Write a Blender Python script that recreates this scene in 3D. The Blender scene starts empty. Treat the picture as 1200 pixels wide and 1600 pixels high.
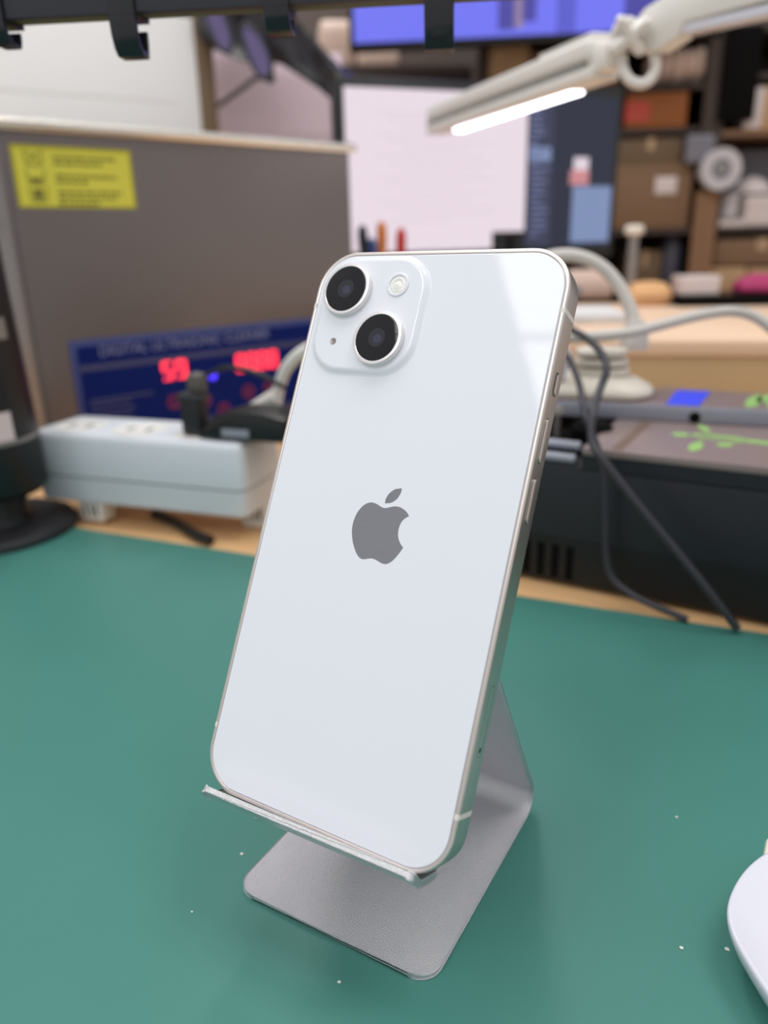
import bpy, bmesh, math, random
from mathutils import Vector, Matrix, Euler
random.seed(7)
S = 0.001                                   # everything below is written in millimetres
C = bpy.context.scene.collection
sc = bpy.context.scene
PI = math.pi

# ------------------------------------------------------------------ camera
FPX = 1196.664607653943                     # focal length in pixels of the 1200x1600 frame
CAM = Vector((91.4858, -116.8906, 169.1352))
RX = Vector((0.8652606, 0.5007960, -0.0229661))     # camera right
RY = Vector((0.1480384, -0.2990075, -0.9426978))    # camera down
RZ = Vector((-0.4789662, 0.8122795, -0.3328564))    # camera forward
cd = bpy.data.cameras.new('camera'); cam = bpy.data.objects.new('camera', cd); C.objects.link(cam)
rm = Matrix((RX, -RY, -RZ)).transposed().to_4x4()
cam.matrix_world = Matrix.Translation(CAM * S) @ rm
cd.sensor_fit = 'VERTICAL'; cd.sensor_height = 36.0; cd.sensor_width = 27.0
cd.lens = FPX / 1600 * 36.0
cd.clip_start = 0.01; cd.clip_end = 50
cd.dof.use_dof = True; cd.dof.focus_distance = 0.193; cd.dof.aperture_fstop = 8.2
sc.camera = cam

# ------------------------------------------------------------------ world, lights, exposure
w = bpy.data.worlds.new('room_air'); sc.world = w; w.use_nodes = True
bg = w.node_tree.nodes['Background']
bg.inputs[0].default_value = (0.97, 0.98, 1.0, 1); bg.inputs[1].default_value = 0.66
def ceiling_panel(x, y, sx, sy, watt, z=1500, col=(1, 0.985, 0.97)):
    l = bpy.data.lights.new('ceiling_panel', 'AREA'); l.shape = 'RECTANGLE'
    l.size = sx * S; l.size_y = sy * S; l.energy = watt; l.color = col
    o = bpy.data.objects.new('ceiling_panel', l); C.objects.link(o)
    o.location = (x * S, y * S, z * S)
    return o
ceiling_panel(-435, -820, 600, 590, 5.6)
ceiling_panel(-435, -1436, 600, 590, 5.6)
ceiling_panel(-800, 1270, 130, 900, 9.0)
ceiling_panel(500, 300, 600, 600, 7.5)
ceiling_panel(-435, 250, 600, 600, 6.0)
sc.view_settings.view_transform = 'Standard'; sc.view_settings.look = 'None'
sc.view_settings.exposure = -0.06; sc.view_settings.gamma = 1.0
sc.view_settings.use_curve_mapping = False

# ------------------------------------------------------------------ surveying helpers
def ray(x, y): return RX * ((x - 600) / FPX) + RY * ((y - 800) / FPX) + RZ
def on_z(x, y, z=0.0):
    v = ray(x, y); return CAM + v * ((z - CAM.z) / v.z)
def at(x, y, d): return CAM + ray(x, y) * d
class Wall:
    """a vertical plane through p running along yaw (degrees); local x along it, local y away, local z up"""
    def __init__(s, p, yaw, z0=0.0):
        a = math.radians(yaw); s.yaw = a
        s.o = Vector((p[0], p[1], z0)); s.x = Vector((math.cos(a), math.sin(a), 0)); s.n = Vector((-math.sin(a), math.cos(a), 0))
    def hit(s, x, y, off=0.0):
        v = ray(x, y); return CAM + v * ((s.o + s.n * off - CAM).dot(s.n) / v.dot(s.n))
    def uv(s, x, y, off=0.0):
        p = s.hit(x, y, off) - s.o; return p.dot(s.x), p.z
    def rect(s, x0, y0, x1, y1, off=0.0):
        xm, ym = (x0 + x1) / 2, (y0 + y1) / 2
        return s.uv(x0, ym, off)[0], s.uv(x1, ym, off)[0], s.uv(xm, y1, off)[1], s.uv(xm, y0, off)[1]
    def rot(s): return Matrix.Rotation(s.yaw, 3, 'Z')

# ------------------------------------------------------------------ materials
def lin(c):
    c = c / 255.0
    return c / 12.92 if c <= 0.04045 else ((c + 0.055) / 1.055) ** 2.4
def rgb(t): return (lin(t[0]), lin(t[1]), lin(t[2]), 1)
def mat(name, col, rough=0.5, metal=0.0, var=0.06, scale=40.0, bump=0.0, bscale=None, emit=0.0, coat=0.0, stretch=None, spec=0.5, ecol=None):
    m = bpy.data.materials.new(name); m.use_nodes = True
    nt = m.node_tree; b = nt.nodes['Principled BSDF']
    b.inputs['Roughness'].default_value = rough; b.inputs['Metallic'].default_value = metal
    b.inputs['Coat Weight'].default_value = coat; b.inputs['Specular IOR Level'].default_value = spec
    base = rgb(col)
    tc = nt.nodes.new('ShaderNodeTexCoord'); mp = nt.nodes.new('ShaderNodeMapping')
    nt.links.new(tc.outputs['Object'], mp.inputs['Vector'])
    if stretch: mp.inputs['Scale'].default_value = stretch
    nz = nt.nodes.new('ShaderNodeTexNoise'); nz.inputs['Scale'].default_value = scale; nz.inputs['Detail'].default_value = 4
    nt.links.new(mp.outputs[0], nz.inputs['Vector'])
    mx = nt.nodes.new('ShaderNodeMix'); mx.data_type = 'RGBA'
    mx.inputs['A'].default_value = tuple(min(1, c * (1 - var)) for c in base[:3]) + (1,)
    mx.inputs['B'].default_value = tuple(min(1, c * (1 + var)) for c in base[:3]) + (1,)
    nt.links.new(nz.outputs['Fac'], mx.inputs['Factor']); nt.links.new(mx.outputs['Result'], b.inputs['Base Color'])
    if bump:
        n2 = nt.nodes.new('ShaderNodeTexNoise'); n2.inputs['Scale'].default_value = bscale or scale; n2.inputs['Detail'].default_value = 3
        nt.links.new(mp.outputs[0], n2.inputs['Vector'])
        bp = nt.nodes.new('ShaderNodeBump'); bp.inputs['Strength'].default_value = bump; bp.inputs['Distance'].default_value = 0.0003
        nt.links.new(n2.outputs['Fac'], bp.inputs['Height']); nt.links.new(bp.outputs[0], b.inputs['Normal'])
    if emit:
        b.inputs['Emission Color'].default_value = rgb(ecol or col); b.inputs['Emission Strength'].default_value = emit
    return m
M = {}
M['mat_green'] = mat('green_rubber', (70, 130, 120), 0.42, var=0.05, scale=18, bump=0.10, bscale=900, spec=0.4)
M['wood'] = mat('bench_wood', (222, 178, 128), 0.5, var=0.12, scale=12, stretch=(2, 18, 2))
M['board'] = mat('pale_board', (234, 202, 172), 0.55, var=0.06, scale=10, stretch=(2, 14, 2))
M['tan'] = mat('tan_board', (196, 166, 124), 0.6, var=0.07, scale=10, stretch=(2, 14, 2))
M['brownwood'] = mat('shelf_wood', (130, 96, 68), 0.6, var=0.12, scale=14, stretch=(6, 6, 1))
M['darkwood'] = mat('dark_shelf_wood', (60, 45, 38), 0.6, var=0.12, scale=14, stretch=(6, 6, 1))
M['alu'] = mat('sandblasted_aluminium', (226, 224, 228), 0.36, 1.0, var=0.22, scale=4200, bump=1.0, bscale=4200)
M['alu_edge'] = mat('cut_aluminium_edge', (240, 240, 243), 0.42, 0.9, var=0.45, scale=2600, bump=1.0, bscale=4200)
M['alu_frame'] = mat('champagne_aluminium', (216, 208, 203), 0.37, 1.0, var=0.02, scale=800)
M['glass_white'] = mat('white_back_glass', (233, 236, 243), 0.04, var=0.004, scale=30, spec=0.5)
M['gap'] = mat('dark_gap', (90, 86, 84), 0.8)
M['band'] = mat('antenna_plastic', (226, 220, 212), 0.5, var=0.02)
M['ring'] = mat('polished_lens_ring', (238, 232, 232), 0.3, 0.6, var=0.01)
M['lens'] = mat('black_lens_glass', (20, 20, 25), 0.05, var=0.0, spec=0.4)
M['lens_in'] = mat('coated_lens', (33, 33, 42), 0.05, var=0.05, spec=0.6)
M['lens_hi'] = mat('bluish_lens_highlight', (56, 58, 78), 0.06, 0.0, var=0.3, scale=1500)  # bluish highlight of the inner lens, put into the base colour
M['flash'] = mat('flash_diffuser', (240, 238, 232), 0.2, var=0.12, scale=700, bump=0.4, bscale=900)
M['logo'] = mat('mirror_grey', (160, 160, 166), 0.14, 1.0, var=0.05, scale=300, stretch=(1, 5, 1))
M['screen_black'] = mat('black_glass', (12, 12, 14), 0.08)
M['white_pl'] = mat('white_plastic', (232, 230, 226), 0.4, var=0.02, bump=0.05, bscale=600)
M['white_gloss'] = mat('glossy_white_plastic', (222, 222, 233), 0.22, var=0.01)
M['white_cool'] = mat('strip_plastic', (214, 219, 226), 0.45, var=0.02)
M['black_pl'] = mat('black_plastic', (20, 21, 23), 0.38, var=0.1)
M['black_rub'] = mat('black_rubber', (30, 30, 34), 0.5, var=0.1)
M['black_matte'] = mat('matte_black', (7, 6, 6), 0.8, spec=0.12)
M['rail'] = mat('rail_black', (44, 45, 54), 0.42, var=0.06)
M['clip'] = mat('clip_black', (30, 30, 36), 0.28, var=0.05)
M['olive'] = mat('olive_strip', (104, 98, 70), 0.6)
M['steel'] = mat('brushed_steel', (126, 118, 116), 0.36, 0.85, var=0.10, scale=600, stretch=(0.25, 1, 3), bump=0.15, bscale=900)
M['rim'] = mat('polished_rim', (238, 232, 222), 0.22, 1.0, var=0.02)
M['panel'] = mat('blue_panel', (10, 30, 100), 0.55, var=0.05, spec=0.1)
M['panel_edge'] = mat('blue_grey_panel_border', (56, 66, 122), 0.5, var=0.04)
M['panel_txt'] = mat('panel_print', (128, 134, 168), 0.5)
M['panel_dim'] = mat('panel_small_print', (62, 66, 108), 0.5)
M['btn'] = mat('red_button_print', (140, 40, 70), 0.5)
M['led_red'] = mat('red_led', (255, 66, 84), 0.5, emit=1.6, ecol=(255, 56, 76))
M['led_blue'] = mat('blue_led', (70, 50, 255), 0.5, emit=2.0, ecol=(72, 50, 255))
M['yellow'] = mat('yellow_sticker', (214, 208, 70), 0.45, var=0.04)
M['yellow_ink'] = mat('sticker_ink', (120, 116, 40), 0.6)
M['yellow_edge'] = mat('sticker_border', (176, 168, 30), 0.5)
M['dev_black'] = mat('device_black', (25, 27, 34), 0.5, var=0.05)
M['dev_dark'] = mat('device_recess', (9, 10, 12), 0.55, var=0.05)
M['dev_top'] = mat('device_top_plate', (150, 132, 130), 0.35, 0.25, var=0.04)
M['dev_strip'] = mat('device_strip', (120, 98, 86), 0.5)
M['slab'] = mat('slab_grey', (150, 153, 166), 0.45, 0.1, var=0.04)
M['green_print'] = mat('leaf_print', (150, 192, 112), 0.5, var=0.15, scale=200)
M['blue_sticker'] = mat('blue_sticker', (64, 84, 255), 0.4, var=0.03)
M['cable_grey'] = mat('grey_black_cable', (52, 51, 58), 0.42, var=0.05)
M['beige'] = mat('beige_plastic', (226, 218, 204), 0.42, var=0.03)
M['hose'] = mat('greyish_white_hose', (206, 200, 194), 0.45, var=0.03)
M['grey_metal'] = mat('grey_metal', (150, 144, 140), 0.4, 0.6, var=0.05)
M['groove'] = mat('lamp_groove', (140, 140, 136), 0.5)
M['lamp_white'] = mat('lamp_white', (232, 228, 222), 0.4, var=0.02)
M['lamp_led'] = mat('lamp_led', (255, 255, 255), 0.4, emit=6.0, ecol=(246, 246, 255))
M['lens_label'] = mat('pale_label', (224, 204, 204), 0.5)
M['board_white'] = mat('white_board', (226, 225, 224), 0.5, var=0.015, scale=5)
M['pinkpaper'] = mat('pinkish_paper', (236, 214, 224), 0.7, var=0.04, scale=8)
M['scr_page'] = mat('lit_page', (10, 10, 10), 0.5, emit=1.0, ecol=(236, 221, 231))
M['scr_line'] = mat('lit_text', (10, 10, 10), 0.5, emit=1.0, ecol=(228, 213, 224))
M['scr_dark'] = mat('lit_dark_window', (5, 5, 8), 0.4, emit=1.0, ecol=(33, 39, 57))
M['scr_code'] = mat('lit_code_column', (5, 5, 8), 0.4, emit=1.0, ecol=(54, 57, 82))
M['scr_codetxt'] = mat('lit_code_text', (5, 5, 8), 0.4, emit=1.0, ecol=(106, 112, 150))
M['scr_bluetxt'] = mat('lit_pale_blue', (5, 5, 8), 0.4, emit=1.0, ecol=(126, 144, 184))
M['scr_pink'] = mat('lit_pink_photo', (5, 5, 8), 0.4, emit=1.0, ecol=(206, 138, 142))
M['scr_blue'] = mat('lit_blue', (5, 5, 20), 0.4, emit=1.0, ecol=(112, 116, 244))
M['scr_blue2'] = mat('lit_deep_blue', (5, 5, 20), 0.4, emit=1.0, ecol=(70, 66, 160))
M['scr_blue3'] = mat('lit_violet_blue', (5, 5, 20), 0.4, emit=1.0, ecol=(88, 90, 206))
M['scr_skin'] = mat('lit_pale_figure', (5, 5, 20), 0.4, emit=1.0, ecol=(150, 130, 160))
M['card'] = mat('cardboard', (124, 95, 70), 0.7, var=0.08, scale=14)
M['card2'] = mat('olive_cardboard', (108, 87, 64), 0.7, var=0.08, scale=14)
M['card3'] = mat('pale_cardboard', (180, 145, 108), 0.7, var=0.08, scale=14)
M['tape'] = mat('packing_tape', (176, 146, 112), 0.3, var=0.05)
M['orange'] = mat('orange_box', (152, 86, 30), 0.55, var=0.08)
M['redp'] = mat('red_print', (196, 74, 58), 0.5)
M['bag'] = mat('crumpled_beige_plastic', (222, 194, 178), 0.4, var=0.12, scale=20)
M['greyblue'] = mat('grey_blue_plastic', (120, 118, 128), 0.5)
M['tape_roll'] = mat('white_tape', (192, 187, 190), 0.4, var=0.04)
M['whitecard'] = mat('white_card', (212, 200, 198), 0.6, var=0.03)
M['magenta'] = mat('magenta_cloth', (170, 44, 98), 0.6, var=0.1)
M['bread'] = mat('tan_paper_bag', (222, 172, 120), 0.6, var=0.1, scale=25)
M['darkblue'] = mat('dark_blue_grey', (62, 60, 74), 0.5, var=0.1)
M['wall'] = mat('brown_grey_wall', (92, 80, 74), 0.8, var=0.05)
M['floor'] = mat('floor_grey', (130, 126, 120), 0.6)
M['bagblack'] = mat('black_film', (34, 30, 34), 0.22, var=0.2, scale=30, bump=0.3, bscale=40)
M['eyelens'] = mat('tinted_lens', (110, 100, 140), 0.08, 0.5, var=0.05)
M['plug_brown'] = mat('taupe_plastic', (98, 90, 86), 0.5)
M['pen_black'] = mat('pen_black', (34, 38, 40), 0.4)
M['pen_blue'] = mat('pen_blue', (44, 70, 130), 0.4)
M['pen_orange'] = mat('pen_orange', (206, 120, 40), 0.4)
M['pen_red'] = mat('pen_red', (186, 44, 44), 0.4)
M['crumb'] = mat('pale_crumb', (226, 226, 216), 0.5)

# ------------------------------------------------------------------ mesh helpers (millimetres, local)
def link(o, parent):
    C.objects.link(o)
    if parent is not None: o.parent = parent
    return o
def obj(name, bm, m, parent=None, ang=35.0, mat2=None):
    bmesh.ops.recalc_face_normals(bm, faces=bm.faces)
    me = bpy.data.meshes.new(name)
    for v in bm.verts: v.co *= S
    bm.to_mesh(me); bm.free()
    for p in me.polygons: p.use_smooth = True
    me.set_sharp_from_angle(angle=math.radians(ang))
    me.materials.append(m)
    return link(bpy.data.objects.new(name, me), parent)
def thing(name, label, cat, loc=(0, 0, 0), rot=None, group=None):
    o = bpy.data.objects.new(name, None); C.objects.link(o)
    R = rot.to_4x4() if rot is not None else Matrix.Identity(4)
    o.matrix_world = Matrix.Translation(Vector(loc) * S) @ R
    o.empty_display_size = 0.01
    o['label'] = label; o['category'] = cat
    if group: o['group'] = group
    return o
def struct(o): o['kind'] = 'structure'; return o
def box(x0, x1, y0, y1, z0, z1, bev=0.0, seg=2, bm=None):
    b2 = bmesh.new(); r = bmesh.ops.create_cube(b2, size=1.0)
    for v in b2.verts:
        v.co = Vector(((x0 + x1) / 2 + v.co.x * (x1 - x0), (y0 + y1) / 2 + v.co.y * (y1 - y0), (z0 + z1) / 2 + v.co.z * (z1 - z0)))
    if bev: bmesh.ops.bevel(b2, geom=list(b2.edges), offset=bev, segments=seg, affect='EDGES', profile=0.5)
    return merge(bm, b2) if bm is not None else b2
def merge(bm, b2):
    me = bpy.data.meshes.new('tmp'); b2.to_mesh(me); b2.free(); bm.from_mesh(me); bpy.data.meshes.remove(me); return bm
def rings(rs, cap0=True, cap1=True, closed=True, bm=None):
    bm = bm or bmesh.new(); vs = [[bm.verts.new(p) for p in r] for r in rs]; n = len(rs[0])
    for a, b in zip(vs[:-1], vs[1:]):
        for i in range(n if closed else n - 1):
            j = (i + 1) % n; bm.faces.new((a[i], a[j], b[j], b[i]))
    if cap0: bm.faces.new(vs[0][::-1])
    if cap1: bm.faces.new(vs[-1])
    return bm
def rrect(hw, hh, r, cx=0.0, cy=0.0, n=12):
    p = []
    for sx, sy, a0 in ((1, 1, 0), (-1, 1, 90), (-1, -1, 180), (1, -1, 270)):
        for i in range(n + 1):
            a = math.radians(a0 + 90 * i / n)
            p.append((cx + sx * (hw - r) + r * math.cos(a), cy + sy * (hh - r) + r * math.sin(a)))
    return p
def lathe(prof, n=32, c=(0, 0, 0), axis='Z', bm=None, cap0=True, cap1=True):
    rs = []
    for r, h in prof:
        ring = []
        for i in range(n):
            a = 2 * PI * i / n; x, y = r * math.cos(a), r * math.sin(a)
            v = (x, y, h) if axis == 'Z' else ((x, h, y) if axis == 'Y' else (h, x, y))
            ring.append((v[0] + c[0], v[1] + c[1], v[2] + c[2]))
        rs.append(ring)
    return rings(rs, cap0, cap1, bm=bm)
def prism(poly, z0, z1, bev=0.0, plane='XY', bm=None):
    b2 = bmesh.new()
    def P(p, z): return (p[0], p[1], z) if plane == 'XY' else ((p[0], z, p[1]) if plane == 'XZ' else (z, p[0], p[1]))
    rings([[P(p, z0) for p in poly], [P(p, z1) for p in poly]], bm=b2)
    if bev:
        bmesh.ops.recalc_face_normals(b2, faces=b2.faces)
        caps = [f for f in b2.faces if len(f.verts) == len(poly)]
        es = set(e for f in caps for e in f.edges)
        bmesh.ops.bevel(b2, geom=list(es), offset=bev, segments=2, affect='EDGES', profile=0.5)
    return merge(bm, b2) if bm is not None else b2
def spline(pts, n=8, closed=False):
    P = [Vector(p) for p in pts]; out = []; k = len(P)
    for i in range(k if closed else k - 1):
        g = (lambda j: P[j % k]) if closed else (lambda j: P[max(0, min(k - 1, j))])
        p0, p1, p2, p3 = g(i - 1), g(i), g(i + 1), g(i + 2)
        for s in range(n):
            t = s / n
            out.append(0.5 * ((2 * p1) + (p2 - p0) * t + (2 * p0 - 5 * p1 + 4 * p2 - p3) * t * t + (3 * p1 - p0 - 3 * p2 + p3) * t ** 3))
    if not closed: out.append(P[-1])
    return out
def tube(pts, r, n=12, smooth=8, bm=None, closed=False, flat=1.0):
    pts = spline(pts, smooth, closed) if smooth else [Vector(p) for p in pts]
    rs = []; up = Vector((0.13, 0.21, 0.97)); k = len(pts); N = None
    for i, p in enumerate(pts):
        a = pts[(i - 1) % k] if closed else pts[max(0, i - 1)]; b = pts[(i + 1) % k] if closed else pts[min(k - 1, i + 1)]
        t = (b - a).normalized()
        N = (up if N is None else N); N = (N - t * N.dot(t))
        if N.length < 1e-4: N = t.orthogonal()
        N.normalize(); B = t.cross(N)
        rr = r(i / (k - 1)) if callable(r) else r
        rs.append([p + (N * math.cos(2 * PI * j / n) + B * math.sin(2 * PI * j / n) * flat) * rr for j in range(n)])
    if closed: rs.append(rs[0])
    bm = rings(rs, not closed, not closed, bm=bm)
    if closed: bmesh.ops.remove_doubles(bm, verts=bm.verts, dist=1e-5)
    return bm
def text(name, s, size, m, parent, mtx, ext=0.1, width=None):
    c = bpy.data.curves.new(name, 'FONT'); c.body = s; c.size = size * S; c.extrude = ext * S
    c.align_x = 'CENTER'; c.align_y = 'CENTER'; c.materials.append(m)
    o = bpy.data.objects.new(name, c); C.objects.link(o); o.parent = parent; o.matrix_local = mtx
    if width:
        bpy.context.view_layer.update(); d = o.dimensions.x
        sx_ = width * S / d if d > 0 else 1
    else: sx_ = 1
    bpy.context.view_layer.update()
    me = bpy.data.meshes.new_from_object(o.evaluated_get(bpy.context.evaluated_depsgraph_get()))
    for v in me.vertices: v.co.x *= sx_
    r = bpy.data.objects.new(name, me); C.objects.link(r); r.parent = parent; r.matrix_local = mtx
    bpy.data.objects.remove(o); return r
XZ = Matrix(((1, 0, 0, 0), (0, 0, -1, 0), (0, 1, 0, 0), (0, 0, 0, 1)))     # text lying in a local XZ wall, facing -y
def Tm(x, y, z, R=XZ): return Matrix.Translation(Vector((x, y, z)) * S) @ R

# ================================================================== SETTING
struct(obj('floor', box(-3000, 2500, -2000, 3000, -790, -750), M['floor']))
wl = Wall(at(800, 300, 1750), 27.0, -750)
o = obj('wall_back', box(-1900, 1900, 0, 60, 0, 2600), M['wall']); o.location = wl.o * S; o.rotation_euler = (0, 0, wl.yaw); struct(o)

bench = thing('workbench', 'long pale wooden workbench carrying the green mat and all the tools', 'workbench', (0, 0, -750), Matrix.Rotation(math.radians(7.0), 3, 'Z'))
obj('bench_top', box(-1250, 900, -320, 1330, 716, 748, 1.5), M['wood'], bench)
for lx, ly in ((-1200, -280), (840, -280), (-1200, 1270), (840, 1270)):
    obj('leg', box(lx - 30, lx + 30, ly - 30, ly + 30, 0, 716, 2), M['brownwood'], bench)

# green work mat: its far edge runs a little askew
ma = math.radians(7.0136)
mat_o = thing('work_mat', 'green rubber work mat covering the near half of the bench', 'mat', (-312, 182.2, -2), Matrix.Rotation(ma, 3, 'Z'))
obj('sheet', prism(rrect(400, 260, 6, 240, -260), 0.05, 2.0, 0.5), M['mat_green'], mat_o)

# ================================================================== PHONE STAND (one bent 2 mm sheet)
HW = 30.46; XO = -0.18
Vp = Vector((0.4653, 0.8851)); Wp = Vector((-0.8848, 0.4653)); Op = Vector((0, 37.006))     # phone axes in the y-z plane
def pv(wv, vv): return Op + Wp * wv + Vp * vv
P3 = pv(-9.9, -1.3)
sA = pv(-9.9, 0)                                   # support line
P1 = Vector((77.9, 1.0)); dU = Vector((-0.57, 1.0)).normalized()
den = Vp.x * dU.y - Vp.y * dU.x
tS = ((P1.x - sA.x) * dU.y - (P1.y - sA.y) * dU.x) / den
P2 = sA + Vp * tS
corner = [(Vector((3.6, 1.0)), 0), (P1, 5.5), (P2, 5.0), (P3, 2.6), (pv(0.8, -1.3), 2.4), (pv(5.3, 1.5), 0)]
path = []                                          # (point, tag)
for i, (p, r) in enumerate(corner):
    if r == 0: path.append(p); continue
    a = (corner[i - 1][0] - p).normalized(); b = (corner[i + 1][0] - p).normalized()
    th = math.acos(max(-1, min(1, a.dot(b)))); d = r / math.tan(th / 2)
    c = p + (a + b).normalized() * (r / math.sin(th / 2)); s0 = p + a * d; s1 = p + b * d
    a0 = math.atan2((s0 - c).y, (s0 - c).x); a1 = math.atan2((s1 - c).y, (s1 - c).x)
    da = (a1 - a0 + PI) % (2 * PI) - PI
    for k in range(11):
        t = a0 + da * k / 10; path.append(c + Vector((math.cos(t), math.sin(t))) * r)
# densify the flats at both free ends for the rounded corners
def sheet(pts, hwf, cap0, cap1, th=2.0, ch=0.3):
    """pts: list of (point, tangent, halfwidth); chamfered strip"""
    rs = []
    n = len(pts)
    def ring(p, t, hw, th2):
        nrm = Vector((-t.y, t.x)); o = []
        for sx, sn in ((-1, -1), (1, -1), (1, 1), (-1, 1)):
            for k in ((0, 1) if (sx * sn > 0) else (1, 0)):
                dx = ch if k == 0 else 0; dn = 0 if k == 0 else ch
                q = p + nrm * sn * (th2 / 2 - dn); o.append((XO + sx * (hw - dx), q.x, q.y))
        return o
    for i, (p, t, hw) in enumerate(pts):
        if cap0 and i == 0: rs.append(ring(p, t, hw - ch * 0.6, th - 2 * ch))
        elif cap1 and i == n - 1: rs.append(ring(p, t, hw - ch * 0.6, th - 2 * ch))
        else: rs.append(ring(p, t, hw, th))
    return rings(rs, cap0, cap1)
full = []
L = 0; ds = [0]
for a, b in zip(path[:-1], path[1:]): L += (b - a).length; ds.append(L)
def sample(s):
    s = max(0, min(L, s))
    for i in range(len(path) - 1):
        if s <= ds[i + 1] or i == len(path) - 2:
            a, b = path[i], path[i + 1]; f = (s - ds[i]) / max(1e-9, ds[i + 1] - ds[i]); return a + (b - a) * f
def tang(s): return (sample(min(L, s + 0.05)) - sample(max(0, s - 0.05))).normalized()
def halfw(s):
    r0, r1 = 6.0, 1.6
    if s < r0: return HW - (r0 - math.sqrt(max(0, r0 * r0 - (r0 - s) ** 2)))
    e = L - s
    if e < r1: return HW - (r1 - math.sqrt(max(0, r1 * r1 - (r1 - e) ** 2)))
    return HW
sset = sorted(set([0, 0.25] + [6 * (1 - math.cos(PI / 2 * k / 12)) for k in range(1, 13)] + [d for d in ds if d > 7 and d < L - 2] + [L - 1.6 * (1 - math.cos(PI / 2 * k / 6)) for k in range(1, 7)] + [L]))
cuts = [0, ds[0] + 60.0, ds[11] + 30.0 if False else 0, L]
# seams in the middle of the flat stretches
mid_base = 62.0; mid_up = (ds[11] + ds[12]) / 2; mid_sup = (ds[22] + ds[23]) / 2
low_sup = ds[23] - 6.0
stand = thing('phone_stand', 'silver bent aluminium phone stand on the green mat holding the white phone', 'phone stand', (0, 0, 0))
for nm, s0, s1, c0, c1 in (('base_plate', 0, mid_base, True, False), ('back_leg', mid_base, mid_sup, False, False), ('support_plate', mid_sup, low_sup, False, False), ('lip', low_sup, L, False, True)):
    ss = [s0] + [s for s in sset if s0 + 1e-6 < s < s1 - 1e-6] + [s1]
    obj(nm, sheet([(sample(s), tang(s), halfw(s)) for s in ss], None, c0, c1), M['alu'], stand, ang=50)

eP, eT = sample(L), tang(L)
obj('lip_edge', sheet([(eP - eT * 0.04, eT, halfw(L) - 0.1), (eP + eT * 0.05, eT, halfw(L) - 0.12)], None, False, True, 1.7, 0.1), M['alu_edge'], stand)

# ================================================================== SMARTPHONE
Au = Vector((0.9996330, -0.0262908, 0.0065252)); Av = Vector((0.0064600, 0.4653049, 0.8851269)); Aw = Vector((-0.0263069, -0.8847600, 0.4653039))
phone = thing('smartphone', 'white smartphone standing back to front on the silver stand', 'smartphone', (0, 0, 37.006), Matrix((Au, Av, Aw)).transposed())
PHH = 73.35; PHW = 35.75
def pr(inset, wv, r=10.8, n=16): return [(x, y, wv) for x, y in rrect(PHW - inset, PHH - inset, max(1, r - inset), 0, PHH, n)]
obj('frame', rings([pr(i, wv) for i, wv in ((1.2, -0.35), (1.16, -0.06), (1.08, 0.0), (0.45, 0.0), (0.24, -0.06), (0.10, -0.2), (0.02, -0.42), (0, -0.65), (0, -6.95), (0.03, -7.25), (0.14, -7.52), (0.36, -7.72), (0.62, -7.8), (1.0, -7.8))]), M['alu_frame'], phone, ang=40)
bgl = obj('back_glass', rings([pr(i, wv) for i, wv in ((1.26, -0.34), (1.26, -0.06), (1.32, 0.01), (1.5, 0.04), (1.56, 0.04), (1.8, 0.04))]), M['glass_white'], phone, ang=40)
obj('front_screen', rings([pr(1.2, -7.75), pr(1.2, -7.86)]), M['screen_black'], phone)
# camera plateau
bcx, bcy = -16.85, 55.4 + PHH
def br(inset, wv, r=10.5): return [(x, y, wv) for x, y in rrect(16.65 - inset, 16.65 - inset, max(2, r - inset), bcx, bcy, 12)]
bump = obj('camera_plateau', rings([br(i, wv) for i, wv in ((0, 0.0), (0.0, 0.05), (0.25, 0.10), (0.6, 0.28), (1.0, 0.58), (1.4, 0.84), (1.75, 0.97), (2.1, 1.0), (2.16, 1.0), (2.4, 1.0))]), M['glass_white'], phone, ang=60)
for lx, ly in ((-24.55, 61.75), (-11.45, 48.6)):
    c = (lx, ly + PHH, 0)
    ring = obj('lens_ring', lathe([(7.25, 0.9), (7.25, 2.35), (7.1, 2.55), (6.85, 2.62), (6.35, 2.62), (6.25, 2.5), (6.25, 2.2)], 56, c, cap0=True, cap1=True), M['ring'], phone, ang=25)
    gl = obj('lens_glass', lathe([(6.25, 2.2), (6.2, 2.46), (6.0, 2.5)], 48, c), M['lens'], ring, ang=30)
    gl['label'] = 'black lens glass'
    obj('lens_core', lathe([(2.5, 2.45), (2.5, 2.505)], 32, c), M['lens_in'], ring, ang=60)
    obj('lens_pupil', lathe([(1.2, 2.45), (1.2, 2.51)], 24, (lx + 0.25, ly + PHH - 0.3, 0)), M['lens_hi'], ring, ang=80)
fc = (-9.6, 63.5 + PHH, 0)
fl = obj('flash_ring', lathe([(3.2, 0.95), (3.2, 1.2), (3.0, 1.32), (2.6, 1.32), (2.45, 1.15), (2.45, 1.05)], 40, fc), M['glass_white'], phone, ang=30)
obj('flash_lens', lathe([(2.4, 1.04), (2.2, 1.14), (1.6, 1.16), (1.45, 1.08)], 32, fc), M['flash'], fl, ang=30)
obj('flash_core', lathe([(1.4, 1.06), (1.0, 1.22), (0.4, 1.27), (0.03, 1.28)], 24, (fc[0] + 0.1, fc[1] - 0.4, 0)), M['flash'], fl, ang=60)
obj('microphone_hole', lathe([(0.95, 0.98), (0.95, 1.03), (0.8, 1.035), (0.75, 1.01)], 24, (-25.75, 47.6 + PHH, 0)), M['grey_metal'], phone)
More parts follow.
